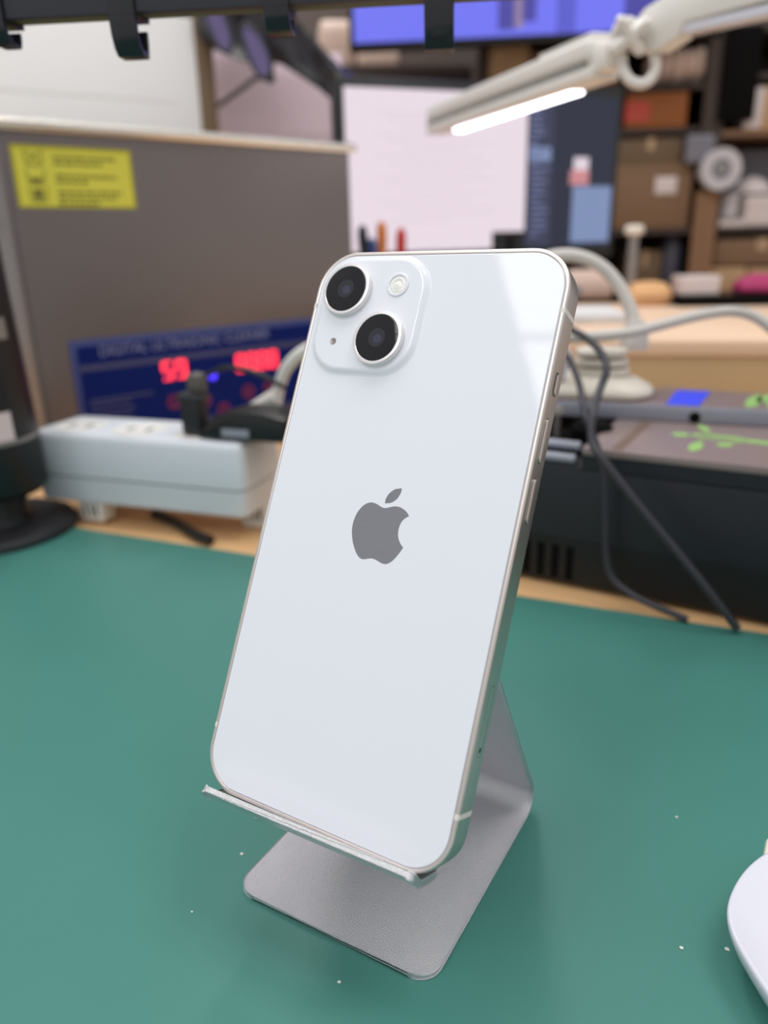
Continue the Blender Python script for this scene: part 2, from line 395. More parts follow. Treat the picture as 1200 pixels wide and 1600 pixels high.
# emblem: bitten apple and leaf
LG = [(7.7, 5.0), (7.1, 5.65), (6.3, 6.2), (5.4, 6.6), (4.4, 6.82), (3.3, 6.78), (2.2, 6.45), (1.2, 6.08), (0.4, 5.92), (-0.5, 6.08), (-1.5, 6.46), (-2.6, 6.75), (-3.6, 6.76), (-4.6, 6.42), (-5.6, 5.7), (-6.5, 4.5), (-7.15, 3.0), (-7.45, 1.3), (-7.42, -0.3), (-7.05, -2.0), (-6.4, -3.6), (-5.6, -5.0), (-4.7, -6.2), (-3.8, -7.05), (-2.9, -7.45), (-1.9, -7.42), (-0.9, -7.08), (0.2, -6.86), (1.3, -6.98), (2.4, -7.3), (3.4, -7.52), (4.3, -7.48), (5.3, -6.95), (6.3, -5.85), (7.2, -4.4), (8.0, -2.75)]
BT = [(8.0, -2.75), (7.0, -1.9), (6.2, -0.8), (5.75, 0.5), (5.7, 1.9), (6.0, 3.2), (6.7, 4.25), (7.7, 5.0)]
out = [tuple(p[:2]) for p in spline([(a, b, 0) for a, b in LG], 3)] + [tuple(p[:2]) for p in spline([(a, b, 0) for a, b in BT], 3)][1:-1]
o = obj('emblem_fruit', prism([(x, y + PHH) for x, y in out], 0.02, 0.06), M['logo'], bgl); o['label'] = 'grey mirror-finish apple emblem with a bite'
a = spline([(0.35, 7.1, 0), (0.3, 8.3, 0), (0.95, 9.75, 0), (2.3, 10.95, 0), (4.1, 11.45, 0)], 4); b = spline([(4.1, 11.45, 0), (4.05, 10.2, 0), (3.4, 8.7, 0), (2.1, 7.55, 0), (0.35, 7.1, 0)], 4)
o = obj('emblem_leaf', prism([(p.x, p.y + PHH) for p in a[:-1] + b[:-1]], 0.02, 0.06), M['logo'], bgl); o['label'] = 'grey mirror-finish leaf of the emblem'
# side keys on the u = +35.75 side
def key(name, v0, v1, wc, hw_, proud=0.45):
    b = bmesh.new(); p = rrect((v1 - v0) / 2, hw_, hw_ * 0.95, (v0 + v1) / 2 + PHH, wc, 6)
    rings([[(35.6, y, z) for y, z in p], [(35.75 + proud * 0.7, y, z) for y, z in p], [(35.75 + proud, (y - (v0 + v1) / 2 - PHH) * 0.985 + (v0 + v1) / 2 + PHH, wc + (z - wc) * 0.75) for y, z in p]], bm=b)
    return obj(name, b, M['alu_frame'], phone, ang=30)
def slot(v0, v1, wc, hw_):
    p = rrect((v1 - v0) / 2, hw_, hw_ * 0.95, (v0 + v1) / 2 + PHH, wc, 6)
    return rings([[(35.7, y, z) for y, z in p], [(35.765, y, z) for y, z in p]])
k = key('mute_switch', 38.9, 43.8, -4.2, 0.95, 0.35); obj('slot', slot(38.5, 44.3, -3.9, 1.5), M['gap'], k)
k = key('volume_button', 22.6, 32.9, -3.6, 1.15); obj('slot', slot(22.3, 33.2, -3.6, 1.35), M['gap'], k)
k = key('volume_button', 8.4, 18.7, -3.6, 1.15); obj('slot', slot(8.1, 19.0, -3.6, 1.35), M['gap'], k)
# sim tray outline and pin hole
def sring(v0, v1, wc, hw_, t=0.12):
    p = rrect((v1 - v0) / 2, hw_, hw_ * 0.95, (v0 + v1) / 2 + PHH, wc, 8); q = rrect((v1 - v0) / 2 - t, hw_ - t, (hw_ - t) * 0.95, (v0 + v1) / 2 + PHH, wc, 8)
    return rings([[(35.74, y, z) for y, z in p], [(35.76, y, z) for y, z in p], [(35.76, y, z) for y, z in q], [(35.74, y, z) for y, z in q]], False, False)
o = obj('sim_tray', sring(-45.2, -28.9, -4.2, 1.35), M['gap'], phone)
obj('pin_hole', lathe([(0.62, 35.74), (0.62, 35.77), (0.45, 35.775), (0.4, 35.76)], 20, (0, -43.6 + PHH, -4.3), axis='X'), M['screen_black'], o)
# antenna bands: thin slices that follow the frame's section, two on each long side
sec = [(1.1, 0.02), (0.44, 0.02), (0.22, -0.04), (0.08, -0.19), (-0.01, -0.42), (-0.03, -0.65), (-0.03, -6.95), (0.0, -7.25), (0.13, -7.53), (0.36, -7.74), (0.62, -7.82)]
for sx in (1, -1):
    for vc in (57.9, -57.9):
        b = rings([[(sx * (PHW - i), vc - 0.62 + PHH, wv) for i, wv in sec], [(sx * (PHW - i), vc + 0.62 + PHH, wv) for i, wv in sec]], False, False, closed=False)
        obj('antenna_band', b, M['band'], phone, ang=60)

# ================================================================== WHITE DISH at the lower right
dish = thing('white_dish', 'smooth white rounded plastic dish on the mat at the lower right corner', 'dish', (112, 52, 0))
dp = [(96.5, 75.5), (93.4, 70.8), (90.6, 63.6), (88.9, 55.5), (88.8, 49.0), (90.4, 43.2), (93.5, 37.8), (99.4, 29.9), (107, 21.5), (116, 18), (127, 22), (135, 34), (139, 50), (136, 66), (127, 78), (113, 83), (103, 80)]
sp = spline([(x - 112, y - 52, 0) for x, y in dp], 4, True)
def dring(f, z): return [(p.x * f, p.y * f, z) for p in sp]
obj('body', rings([dring(0.72, 0.3), dring(0.80, 1.0), dring(0.93, 6.5), dring(0.985, 9.5), dring(1.0, 11.2), dring(0.995, 12.0), dring(0.975, 12.35), dring(0.95, 12.2), dring(0.90, 11.7), dring(0.6, 11.5)]), M['white_gloss'], dish, ang=60)
obj('tab', box(-17.2, -4, 24, 33, 3, 9.0, 1.2), M['beige'], dish)
# specks lying on the mat
for i, (px, py, r) in enumerate(((403, 1277, 1.1), (1057, 1277, 0.35), (1065, 1482, 0.5), (300, 1425, 0.3), (530, 1535, 0.45), (378, 1335, 0.5), (1136, 1484, 0.6))):
    p = on_z(px, py, 0); b = bmesh.new(); bmesh.ops.create_icosphere(b, subdivisions=1, radius=r)
    for v in b.verts: v.co.z = v.co.z * 0.45 + r * 0.4; v.co.x *= 1 + 0.5 * random.random()
    o = obj('crumb', b, M['crumb']); o.location = p * S
    o['category'] = 'crumb'; o['group'] = 'pale specks scattered on the green mat'
    o['label'] = ['pale flake on the mat below the left end of the stand lip', 'tiny pale speck on the mat right of the stand', 'tiny pale speck on the mat left of the white dish', 'tiny pale speck on the mat left of the stand base', 'tiny pale speck on the mat in front of the stand base', 'small pale speck on the mat behind the left base corner', 'pale speck in the shadow beside the white dish'][i]

# ================================================================== BLACK INSTRUMENT ON A ROUND FOOT (left edge)
ft = Vector((-359, 155, 0))
ped = thing('black_pedestal_device', 'black upright handset-like device on a round black foot at the left edge', 'device', ft)
obj('foot', lathe([(49, 0.05), (50, 1.0), (50, 3.5), (48, 6.0), (22, 7.5), (19, 9)], 56), M['black_rub'], ped, ang=40)
obj('stem', lathe([(24, 7.5), (22, 12), (22, 30)], 40), M['black_pl'], ped)

obj('lower_body', lathe([(24, 25.5), (33, 26.5), (36, 30), (35.6, 60)], 56), M['black_pl'], ped, ang=50)
obj('seam_ring', lathe([(35.4, 60), (35.9, 60.4), (35.9, 62.2), (35.3, 62.6)], 56), M['grey_metal'], ped)
ub = obj('upper_body', lathe([(35.3, 62.6), (32.4, 150), (31, 215), (27, 222), (5, 224)], 56), M['black_pl'], ped, ang=50)
def patch(a0, a1, z0, z1, r0, r1, sl=0.0):
    b = bmesh.new(); rs = []
    for z, r in ((z0, r0), (z1, r1)):
        rs.append([((r + 0.25) * math.cos(math.radians(a0 + (a1 - a0) * k / 8 + (sl if z == z1 else 0))), (r + 0.25) * math.sin(math.radians(a0 + (a1 - a0) * k / 8 + (sl if z == z1 else 0))), z) for k in range(9)])
    return rings(rs, False, False, closed=False, bm=b)
o = obj('paper_label', patch(-100, 3, 63, 80, 35.3, 34.75), M['lens_label'], ub); o['label'] = 'pale paper label above the seam'
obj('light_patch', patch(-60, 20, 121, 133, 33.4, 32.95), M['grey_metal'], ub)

# ================================================================== POWER STRIP and what is plugged into it
sA_ = on_z(60, 778, 14); sB_ = on_z(383, 812, 14); sd_ = sB_ - sA_
SW = Wall(sA_, math.degrees(math.atan2(sd_.y, sd_.x)), -2)
SB = 16.0; ST = SW.uv(370, 700)[1] + 1.5; SK = (ST - SB) / 49.6      # underside and top of the strip, height factor
strip = thing('power_strip', 'thick white power strip lying on the bench behind the mat', 'power strip', SW.o, SW.rot())
SL = sd_.length + 1
def srr(i, z): return [(x, y, SB + (z - 3) * (ST - SB) / 46.6) for x, y in rrect(SL / 2 - i, 26 - i, max(1, 7 - i), SL / 2, 26, 8)]
obj('lower_shell', rings([srr(2.0, 3), srr(0.8, 4.2), srr(0.2, 18.5), srr(0.2, 20)]), M['white_cool'], strip, ang=40)
obj('seam', rings([srr(0.7, 19.9), srr(0.7, 21.1)]), M['gap'], strip)
obj('upper_shell', rings([srr(0.0, 21), srr(0.0, 22), srr(0.9, 45), srr(2.2, 48), srr(3.8, 49.3), srr(6, 49.6)]), M['white_cool'], strip, ang=40)
for k in range(3):
    so = obj('socket', lathe([(17, ST - 0.2), (17, ST + 0.6), (15.5, ST + 0.8), (15, ST + 0.1)], 40, (26 + 46 * k, 21, 0)), M['white_pl'], strip, ang=30)
    for dx in (-7, 7): obj('socket_hole', box(26 + 46 * k + dx - 1, 26 + 46 * k + dx + 1, 17, 25, ST + 0.05, ST + 0.4), M['black_matte'], so)
fxs = SW.uv(150, 815, 6)[0]
for fx, fy, zb in ((fxs, 3, 2.1), (fxs - 14, 26, 0.1), (SL - 10, 26, 0.1)):
        ft_ = obj('foot', box(fx - 9, fx + 9, fy, fy + 13, zb, SB + 0.3, 1.5), M['white_pl'], strip)
        for dx in (-4.5, 0.5, 4.5): obj('slot', box(fx + dx - 0.8, fx + dx + 0.8, fy - 0.3, fy + 0.6, 6, SB - 2), M['black_matte'], ft_)

def swp(px, py, off=0): x, z = SW.uv(px, py, off); return x, z
px0, pz0 = swp(309, 690, 18); _, pz1 = swp(309, 618, 18)
plug = thing('black_plug', 'slim upright black plug standing in the power strip', 'plug', SW.o + SW.x * px0 + SW.n * 18 + Vector((0, 0, ST + 0.9)), SW.rot())
ph_ = pz1 - ST - 0.9
obj('body', box(-6.4, 6.4, -6, 6, 0, ph_, 1.2), M['black_rub'], plug)
obj('grip_cap', box(-7.6, 7.6, -7, 7, ph_ - 3, ph_ + 2, 1.2), M['cable_grey'], plug)
obj('stub', box(-1.5, 9, -5, 5, ph_ + 2, ph_ + 14, 3), M['plug_brown'], plug)
cpts = [Vector((3, 4, ph_ + 10))]
for q in ((330, 583), (352, 574), (385, 578), (415, 590), (445, 606)):
    x, z = swp(q[0], q[1], 24); cpts.append(Vector((x - px0, 6, z - ST - 0.9)))
obj('cord', tube(cpts, 1.5, 10), M['black_pl'], plug)

ax0, az0 = swp(395, 690, 19); axl, _ = swp(328, 690, 19); axr, _ = swp(462, 690, 19); _, az1 = swp(420, 638, 19)
ad = thing('black_adapter', 'low black domed power adapter with a grey label plugged into the power strip', 'adapter', SW.o + SW.x * (axl + axr) / 2 * 1.0 + SW.n * 19 + Vector((0, 0, ST + 0.9)), SW.rot())
hw_ = (axr - axl) / 2; hh_ = max(14, az1 - ST - 0.9)
prof = [(-hw_, 0), (-hw_, 2), (-hw_ * .82, hh_ * .45), (-hw_ * .55, hh_ * .8), (-hw_ * .25, hh_ * .97), (0, hh_), (hw_ * .5, hh_), (hw_, hh_ * .8), (hw_, 0)]
obj('body', prism(prof, -13, 13, 2.0, 'XZ'), M['black_pl'], ad, ang=30)
obj('label_strip', box(-hw_ * .42, hw_ * .2, -13.5, -12.6, 2, 7.0, 0.2), M['slab'], ad)

cp = [];
for q in ((431, 652), (432, 628), (437, 602), (450, 572), (476, 548), (512, 537), (550, 556), (568, 610)):
    x, z = swp(q[0], q[1], 40); cp.append(Vector((x, 0, z)))
wc = thing('white_cable', 'thick white cable arching from a white plug on the power strip towards the phone', 'cable', SW.o + SW.n * 40, SW.rot())
obj('sheath', tube(cp, 3.7, 14), M['lamp_white'], wc)
x0, z0 = swp(394, 634, 40); x1, z1 = swp(432, 622, 40)
obj('plug_body', tube([(x0 - 2, 0, z0 - 3), (x0 + 6, 0, z0 + 1), (x1, 0, z1 + 1)], lambda t: 3.2 + 2.0 * t, 12), M['lamp_white'], wc)
obj('plug_foot', box(x0 - 2, x1 + 10, -6, 5, ST + 0.9, z0 - 2, 2), M['white_pl'], wc)
# dark lead on the bench under the strip front
q = [on_z(a, b, 1.2) for a, b in ((238, 806), (255, 812), (275, 822), (300, 838), (325, 848))]
bl = thing('dark_lead', 'short dark lead lying on the bench under the power strip', 'cable', (0, 0, 0))
obj('sheath', tube([(p.x, p.y + 2, 1.9) for p in q], 3.4, 10), M['black_pl'], bl)

# ================================================================== ULTRASONIC CLEANER
cl0 = at(42, 500, 572)
CW = Wall(cl0, 71.02, -2)
clean = thing('ultrasonic_cleaner', 'big brushed steel ultrasonic cleaner with blue panel behind the power strip', 'ultrasonic cleaner', CW.o, CW.rot())
cr, _ = CW.uv(551, 330); _, zt = CW.uv(300, 222); _, zt2 = CW.uv(300, 206)
DEPTH = 235
obj('tank_body', prism(rrect(cr / 2, DEPTH / 2, 5, cr / 2, DEPTH / 2, 6), 12, zt), M['steel'], clean)
obj('rim', rings([[(x, y, z) for x, y in rrect(cr / 2 + e, DEPTH / 2 + e, 7, cr / 2, DEPTH / 2, 8)] for e, z in ((0, zt - 0.5), (5, zt), (6, zt + 2), (6, zt2 - 2), (4, zt2), (-8, zt2), (-10, zt2 - 3))]), M['rim'], clean, ang=30)
for fx, fy in ((18, 18), (cr - 18, 18), (18, DEPTH - 18), (cr - 18, DEPTH - 18)): obj('foot', lathe([(9, 0), (10, 1), (10, 12.5)], 24, (fx, fy, 0)), M['black_rub'], clean)
obj('side_handle', tube([(-1, 80, zt - 60), (-14, 85, zt - 60), (-14, 150, zt - 60), (-1, 155, zt - 60)], 4, 10), M['black_pl'], clean)
# control panel
ul = CW.uv(107, 532); ur = CW.uv(490, 497); ll = CW.uv(125, 668)
pxa = (ul[0] + ll[0]) / 2; pzt = (ul[1] + ur[1]) / 2; pxb = cr - 14; pzb = 22
pan = obj('control_panel', box(pxa, pxb, -1.2, 0.3, pzb, pzt, 0.4), M['panel_edge'], clean)
obj('panel_face', prism(rrect((pxb - pxa) / 2 - 5, (pzt - pzb) / 2 - 5, 3, (pxa + pxb) / 2, (pzt + pzb) / 2), -1.7, -1.0, plane='XZ'), M['panel'], pan)
def cpt(px, py): return CW.uv(px, py, -1.7)
# title and rule under it
t0 = cpt(155, 548); t1 = cpt(420, 523); tz = (t0[1] + t1[1]) / 2
text('title_text', 'DIGITAL ULTRASONIC CLEANER', 11.5, M['panel_txt'], pan, Tm((t0[0] + t1[0]) / 2, -1.75, tz), 0.15, t1[0] - t0[0])
_, zr = cpt(280, 556)
obj('rule', box(pxa + 5.5, pxb - 6, -1.95, -1.6, zr - 3.6, zr + 1.2), M['panel_dim'], pan)
for k, (xa, ya, xb) in enumerate(((140, 622, 240), (140, 632, 205), (142, 642, 212), (142, 652, 208), (145, 662, 215), (220, 664, 250))):
    a = cpt(xa, ya); b = cpt(xb, ya - 4); obj('printed_line', box(a[0], b[0], -1.95, -1.6, (a[1] + b[1]) / 2 - 1.0, (a[1] + b[1]) / 2 + 1.0), M['panel_dim'], pan)
SEG = {'a': (0, 2), 'b': (1, 1), 'c': (1, 0), 'd': (0, 0), 'e': (-1, 0), 'f': (-1, 1), 'g': (0, 1)}
DIG = {'5': 'acdfg', '9': 'abcdfg', '8': 'abcdefg', '0': 'abcdef'}
def seg7(name, s, xa, xb, z0, z1, parent):
    n = len(s); wd = (xb - xa) / n; b = bmesh.new(); th = (z1 - z0) * 0.17
    for i, ch in enumerate(s):
        cx = xa + wd * (i + 0.5); hw = wd * 0.33; hh = (z1 - z0) / 2
        for k in DIG[ch]:
            if k in 'adg':
                zc = {'a': z1, 'd': z0, 'g': (z0 + z1) / 2}[k]; box(cx - hw, cx + hw, -2.4, -1.6, zc - th / 2, zc + th / 2, bm=b)
            else:
                xx = cx + hw * (1 if k in 'bc' else -1); za = (z0 + z1) / 2 if k in 'bf' else z0; box(xx - th / 2, xx + th / 2, -2.4, -1.6, za, za + hh, bm=b)
    return obj(name, b, M['led_red'], parent)
a = cpt(256, 593); b = cpt(288, 563); o = seg7('red_display', '59', cpt(251, 580)[0], cpt(293, 576)[0], a[1], b[1], pan); o['label'] = 'lit red two-digit display'
a = cpt(385, 577); b = cpt(415, 551); o = seg7('red_display', '8888', cpt(367, 565)[0], cpt(434, 560)[0], cpt(400, 576)[1], cpt(400, 552)[1], pan); o['label'] = 'lit red four-digit display'
a = cpt(332, 587); o = obj('blue_lamp', lathe([(3.6, -1.6), (3.6, -2.6), (2.0, -3.3), (0.1, -3.4)], 24, (a[0], 0, a[1]), axis='Y'), M['led_blue'], pan, ang=60)
for q in ((272, 628), (320, 625), (388, 612), (421, 606), (300, 652), (350, 640)):
    a = cpt(*q); obj('button', lathe([(6.0, -1.6), (6.0, -2.2), (5.0, -2.4), (4.2, -2.2), (4.0, -1.7)], 28, (a[0], 0, a[1]), axis='Y', cap0=False, cap1=False), M['btn'], pan, ang=60)
    obj('button_mark', box(a[0] - 0.7, a[0] + 0.7, -2.1, -1.6, a[1] - 2.4, a[1] + 2.4), M['btn'], pan)
# yellow sticker
s00 = CW.uv(30, 325); s11 = CW.uv(203, 233); s10 = CW.uv(213, 326); s01 = CW.uv(13, 226)
sx0 = (s00[0] + s01[0]) / 2; sx1 = (s10[0] + s11[0]) / 2; sz0 = (s00[1] + s10[1]) / 2; sz1 = (s01[1] + s11[1]) / 2
st = obj('yellow_sticker', prism(rrect((sx1 - sx0) / 2, (sz1 - sz0) / 2, 1.5, (sx0 + sx1) / 2, (sz0 + sz1) / 2), -0.35, 0.2, plane='XZ'), M['yellow_edge'], clean)
obj('sticker_face', box(sx0 + 2.2, sx1 - 2.2, -0.5, -0.3, sz0 + 1.4, sz1 - 2.4), M['yellow'], st)
def spt(fx, fz): return sx0 + (sx1 - sx0) * fx, sz0 + (sz1 - sz0) * fz
for fz0, rows in ((0.80, (0.52, 0.40)), (0.50, (0.52, 0.26)), (0.24, (0.55, 0.50, 0.36))):
    for j, ln in enumerate(rows):
        x, z = spt(0.33, fz0 + 0.02 - 0.095 * j)
        x2 = x + (sx1 - sx0) * ln; k = x; b = bmesh.new()
        while k < x2 - 1:
            ww = 2.5 + 5 * random.random(); box(k, min(k + ww, x2), -0.62, -0.45, z - 1.1, z + 1.1, bm=b); k += ww + 1.2
        obj('printed_line', b, M['yellow_ink'], st)
for fz, kind in ((0.80, 0), (0.50, 1), (0.22, 2)):          # three tank pictograms
    x, z = spt(0.17, fz); b = bmesh.new(); bt = [(-6.5, 5), (-5, -5), (5, -5), (6.5, 5)]
    for (xa, za), (xb, zb) in zip(bt[:-1], bt[1:]):
        tube([(x + xa, -0.5, z + za), (x + xb, -0.5, z + zb)], 0.45, 6, 0, bm=b)
    if kind == 0:
        for sg in (1, -1): tube([(x - 3.8 * sg, -0.5, z - 3), (x + 4.4 * sg, -0.5, z + 4.5)], 0.5, 6, 0, bm=b)
    elif kind == 1:
        box(x - 4, x + 4, -0.62, -0.45, z - 4, z - 0.5, bm=b)
    else: box(x - 3.6, x + 3.6, -0.62, -0.45, z - 3.6, z + 3.6, bm=b)
    obj('tank_pictogram', b, M['yellow_ink'], st)

# ================================================================== BLACK DEVICE WITH PLATE, SLAB ON TOP (right)
DY = 241.0; DZ = 73.5
dev = thing('black_bench_device', 'low wide black bench device with a leaf-printed pinkish grey top plate behind the mat', 'device', (90, DY, -2))
dz = DZ + 2
obj('housing', box(-165, 205, 0, 175, 3, 66, 1.5), M['dev_black'], dev)
obj('plate_body', box(-97, 205, 0, 175, 64, 71.5), M['dev_black'], dev)
obj('top_plate', box(-97.5, 205.5, -0.6, 176, 71.6, dz, 0.8), M['dev_top'], dev)
obj('plate_strip', box(-84, -79, 1, 66, dz - 0.2, dz + 0.35, 0.1), M['dev_strip'], dev)
for z_, r_ in ((68.4, 2.3), (73.0, 2.4)): obj('front_bar', tube([(-165, 1.5 + (z_ - 68) * 1.6, z_), (-101, 1.5 + (z_ - 68) * 1.6, z_)], r_, 14, 0), M['slab'], dev)
obj('cavity_shade', box(-165, -100, 16, 120, 66.1, 69.0), M['black_matte'], dev)  # flat matte black plate: the cavity's shade is put into its colour
obj('recess_lump', lathe([(11, 68), (11, 76), (8, 79), (0.1, 79.5)], 24, (-104, 40, 0)), M['black_matte'], dev)
obj('pin', lathe([(1.7, 68.5), (1.7, 80), (3.3, 81), (3.3, 84), (2, 86), (0.1, 86.3)], 20, (-123, 40, 0)), M['grey_metal'], dev, ang=40)
for k in range(9):
    x = -163 + 7.6 * k; obj('vent_slot', box(x, x + 4.0, -0.35, 0.6, 4.5, 23), M['black_matte'], dev)
obj('lower_step', box(-165, 205, -0.25, 1.0, 3.2, 27), M['dev_dark'], dev)

for fx in (-150, 40, 190): obj('foot', lathe([(7, 0), (8, 0.6), (8, 3.2)], 20, (fx, 10, 0)), M['black_rub'], dev)
DT = Vector((90, DY, -2))
def leaf(b, c, ang, ln, wd, z, th=0.25):
    p = [(0, 0), (ln * .2, wd * .38), (ln * .5, wd * .5), (ln * .8, wd * .32), (ln, 0), (ln * .8, -wd * .32), (ln * .5, -wd * .5), (ln * .2, -wd * .38)]
    ca, sa = math.cos(ang), math.sin(ang)
    return prism([(c[0] + x * ca - y * sa, c[1] + x * sa + y * ca) for x, y in p], z, z + th, bm=b)
def pz(px, py, z): p = on_z(px, py, z); return p - DT
# leaf print on the top plate, stems running to the right out of view
for nm, (qa, qb, wd) in enumerate((((1049, 678), (1078, 681), 9), ((1080, 706), (1094, 690), 6.5), ((1121, 697), (1143, 694), 7.5), ((1081, 679), (1098, 681), 7), ((1092, 664), (1108, 676), 5))):
    a = pz(*qa, DZ); b_ = pz(*qb, DZ); d = b_ - a; bm_ = bmesh.new()
    obj('printed_leaf', leaf(bm_, (a.x, a.y), math.atan2(d.y, d.x), d.length * 1.0, wd, dz), M['green_print'], dev)
for qs, r0 in ((((1078, 681), (1100, 682), (1130, 684), (1165, 688), (1225, 695)), 0.7), (((1092, 690), (1100, 686), (1130, 688), (1165, 691), (1225, 698)), 0.5), (((1100, 676), (1120, 681), (1150, 684), (1180, 690), (1225, 692)), 0.5), (((1140, 694), (1160, 691), (1190, 692), (1225, 696)), 0.45)):
    pp = [pz(*q, DZ) for q in qs]
    obj('printed_stem', tube([(p.x, p.y, dz + 0.05) for p in pp], r0, 8, 5), M['green_print'], dev)

SBW = Wall((4.43, 309.25), 9.1, DZ + 0.15)
slab = thing('grey_slab_device', 'flat grey slab unit with a blue sticker resting on the black device', 'device', SBW.o, SBW.rot())
th_ = 8.6; s_x0 = SBW.uv(848, 625)[0]
obj('body', box(-62, 190, 0, 46, 0, th_, 0.8), M['slab'], slab)
obj('top_plate', box(-61, 189, 0.8, 45.4, th_ - 0.2, th_ + 0.35, 0.15), M['dev_top'], slab)
h = SBW.uv(1085, 655); obj('screw', lathe([(2.7, -0.7), (3.0, 0.0), (3.0, 0.8)], 20, (h[0], 0, max(3.1, min(5, h[1]))), axis='Y'), M['black_matte'], slab)
zz = SBW.o.z + th_ + 0.35
def sl(px, py): p = on_z(px, py, zz) - SBW.o; return (p.dot(SBW.x), p.dot(SBW.n))
bs = [sl(1040, 634), sl(1092, 637), sl(1109, 610), sl(1058, 608)]
bs = [(x, max(1.2, min(44, y))) for x, y in bs]
obj('blue_sticker', prism(bs, th_ + 0.3, th_ + 0.75), M['blue_sticker'], slab)
for qa, qb, wd in (((1170, 640), (1184, 612), 8), ((1186, 630), (1200, 614), 7), ((1205, 640), (1212, 612), 7)):
    a = sl(*qa); b_ = sl(*qb); bm_ = bmesh.new(); a = (a[0], max(2, min(42, a[1]))); b_ = (b_[0], max(2, min(43, b_[1])))
    obj('printed_leaf', leaf(bm_, a, math.atan2(b_[1] - a[1], b_[0] - a[0]), math.hypot(b_[0] - a[0], b_[1] - a[1]), wd, th_ + 0.3, 0.4), M['green_print'], slab)

# two dark cables hanging over the device front
def vcab(name, label, pts, r, m):
    t = thing(name, label, 'cable', (0, 235, 0)); P = []
    for x, y, off in pts:
        v = ray(x, y); p = CAM + v * ((235 + off - CAM.y) / v.y); P.append((p.x, p.y - 235, max(r + 0.1, p.z)))
    obj('sheath', tube(P, r, 12), m, t); return t
vcab('black_cable', 'thicker dark cable looping down over the device front to the mat edge', ((862, 505, 60), (897, 517, 45), (930, 540, 35), (948, 573, 25), (937, 610, 16), (926, 645, 0), (925, 690, -8), (945, 722, -12), (1000, 792, -13), (1050, 852, -13), (1105, 920, -13), (1152, 982, -10)), 1.9, M['cable_grey'])
vcab('black_cable', 'thinner dark cable hanging down the device front and curling along its foot', ((870, 545, 60), (888, 560, 45), (905, 600, 30), (914, 645, 8), (930, 690, -1), (944, 740, -3.5), (947, 800, -3.5), (947, 860, -4), (955, 900, -5), (985, 928, -7), (1030, 950, -9), (1075, 968, -10)), 1.7, M['cable_grey'])

# ================================================================== WOODEN RISER BEHIND, and what stands on it
RW = Wall(at(1100, 600, 610), 19.8, -2)
_, rz = RW.uv(1100, 532); rx0 = RW.uv(760, 560)[0]; rx1 = RW.uv(1500, 560)[0]
riser = thing('wooden_riser', 'broad low wooden riser box with pale top behind the grey slab', 'riser', RW.o, RW.rot())
obj('front_board', box(rx0, rx1, 0, 14, 0, rz - 12, 0.8), M['tan'], riser)
obj('top_board', box(rx0 - 2, rx1 + 2, -2, 372, rz - 12, rz, 1.0), M['board'], riser)
for x in (rx0, rx1 - 14): obj('side_board', box(x, x + 14, 14.2, 368, 0, rz - 12), M['tan'], riser)
RZ0 = RW.o.z + rz                                        # height of the riser top in the room
def on_riser(px, py): return on_z(px, py, RZ0 + 0.3)
FR = 25.0; FROT = Matrix.Rotation(math.radians(FR), 3, 'Z')
FX = Vector((math.cos(math.radians(FR)), math.sin(math.radians(FR)), 0)); FN = Vector((-FX.y, FX.x, 0))
def front(px0, py0, px1, py1, depth, z=None):
    """a spot at camera depth `depth`: base-centre point, width, height; z snaps the base height"""
    W = Wall(at((px0 + px1) / 2, py1, depth), FR, 0)
    x0, x1, z0, z1 = W.rect(px0, py0, px1, py1)
    if z is not None: z0 = z
    p = W.o + W.x * (x0 + x1) / 2 + Vector((0, 0, z0))
    return p, x1 - x0, max(3, z1 - z0)
def stand_on_riser(px0, py0, px1, py1):
    p = on_riser((px0 + px1) / 2, py1); d = (p - CAM).dot(RZ)
    return front(px0, py0, px1, py1, d, RZ0 + 0.2)
p, wd, ht = stand_on_riser(882, 478, 985, 506)
pap = thing('paper_stack', 'loose white papers lying on the wooden riser beside the phone', 'papers', p, FROT)
for k in range(5): 
    o = obj('sheet', box(-wd / 2, wd / 2, 0, 110, 0.4 + k * 1.5, 1.6 + k * 1.5), M['board_white'], pap); o.rotation_euler = (0, 0, 0.03 * (k % 3 - 1))
p, wd, ht = stand_on_riser(885, 425, 975, 474)
b_ = thing('grey_pouch', 'soft greyish pink pouch on the riser behind the white papers', 'pouch', p + FN * 60, FROT)
obj('body', rings([[(x, 20 + y * 0.8, z) for x, y in rrect(wd / 2 * f, 22 * f, 8 * f, 0, 0, 8)] for f, z in ((0.85, 0.2), (1, 5), (0.97, ht * 0.5), (0.8, ht * 0.85), (0.55, ht))]), M['bag'], b_, ang=60)
obj('flap', box(-wd * 0.44, -wd * 0.1, 0, 3, 4, ht * 0.5, 1), M['slab'], b_)
p, wd, ht = stand_on_riser(986, 441, 1057, 478)
b_ = thing('tan_bag', 'rounded tan paper bag lying on the riser', 'bag', p, FROT)
obj('body', rings([[(x, 26 + y, z) for x, y in rrect(wd / 2 * f, 25 * f, 14 * f, 0, 0, 8)] for f, z in ((0.9, 0.2), (1, 6), (0.98, ht * 0.4), (0.88, ht * 0.7), (0.65, ht * 0.92), (0.3, ht))]), M['bread'], b_, ang=70)
obj('fold', box(-wd * 0.35, wd * 0.4, -0.5, 3, ht * 0.25, ht * 0.42, 1.5), M['card3'], b_)
p, wd, ht = stand_on_riser(1060, 458, 1260, 478)
b_ = thing('black_tablet', 'flat black slab-like tablet lying on the riser at the right edge', 'tablet', p, FROT)
bt = obj('body', prism(rrect(wd / 2, 45, 6, 0, 45, 6), 0.2, ht * 0.8, 1.5), M['black_matte'], b_)
obj('glass', prism(rrect(wd / 2 - 4, 41, 4, 0, 45, 6), ht * 0.8, ht * 0.8 + 0.6), M['screen_black'], b_)
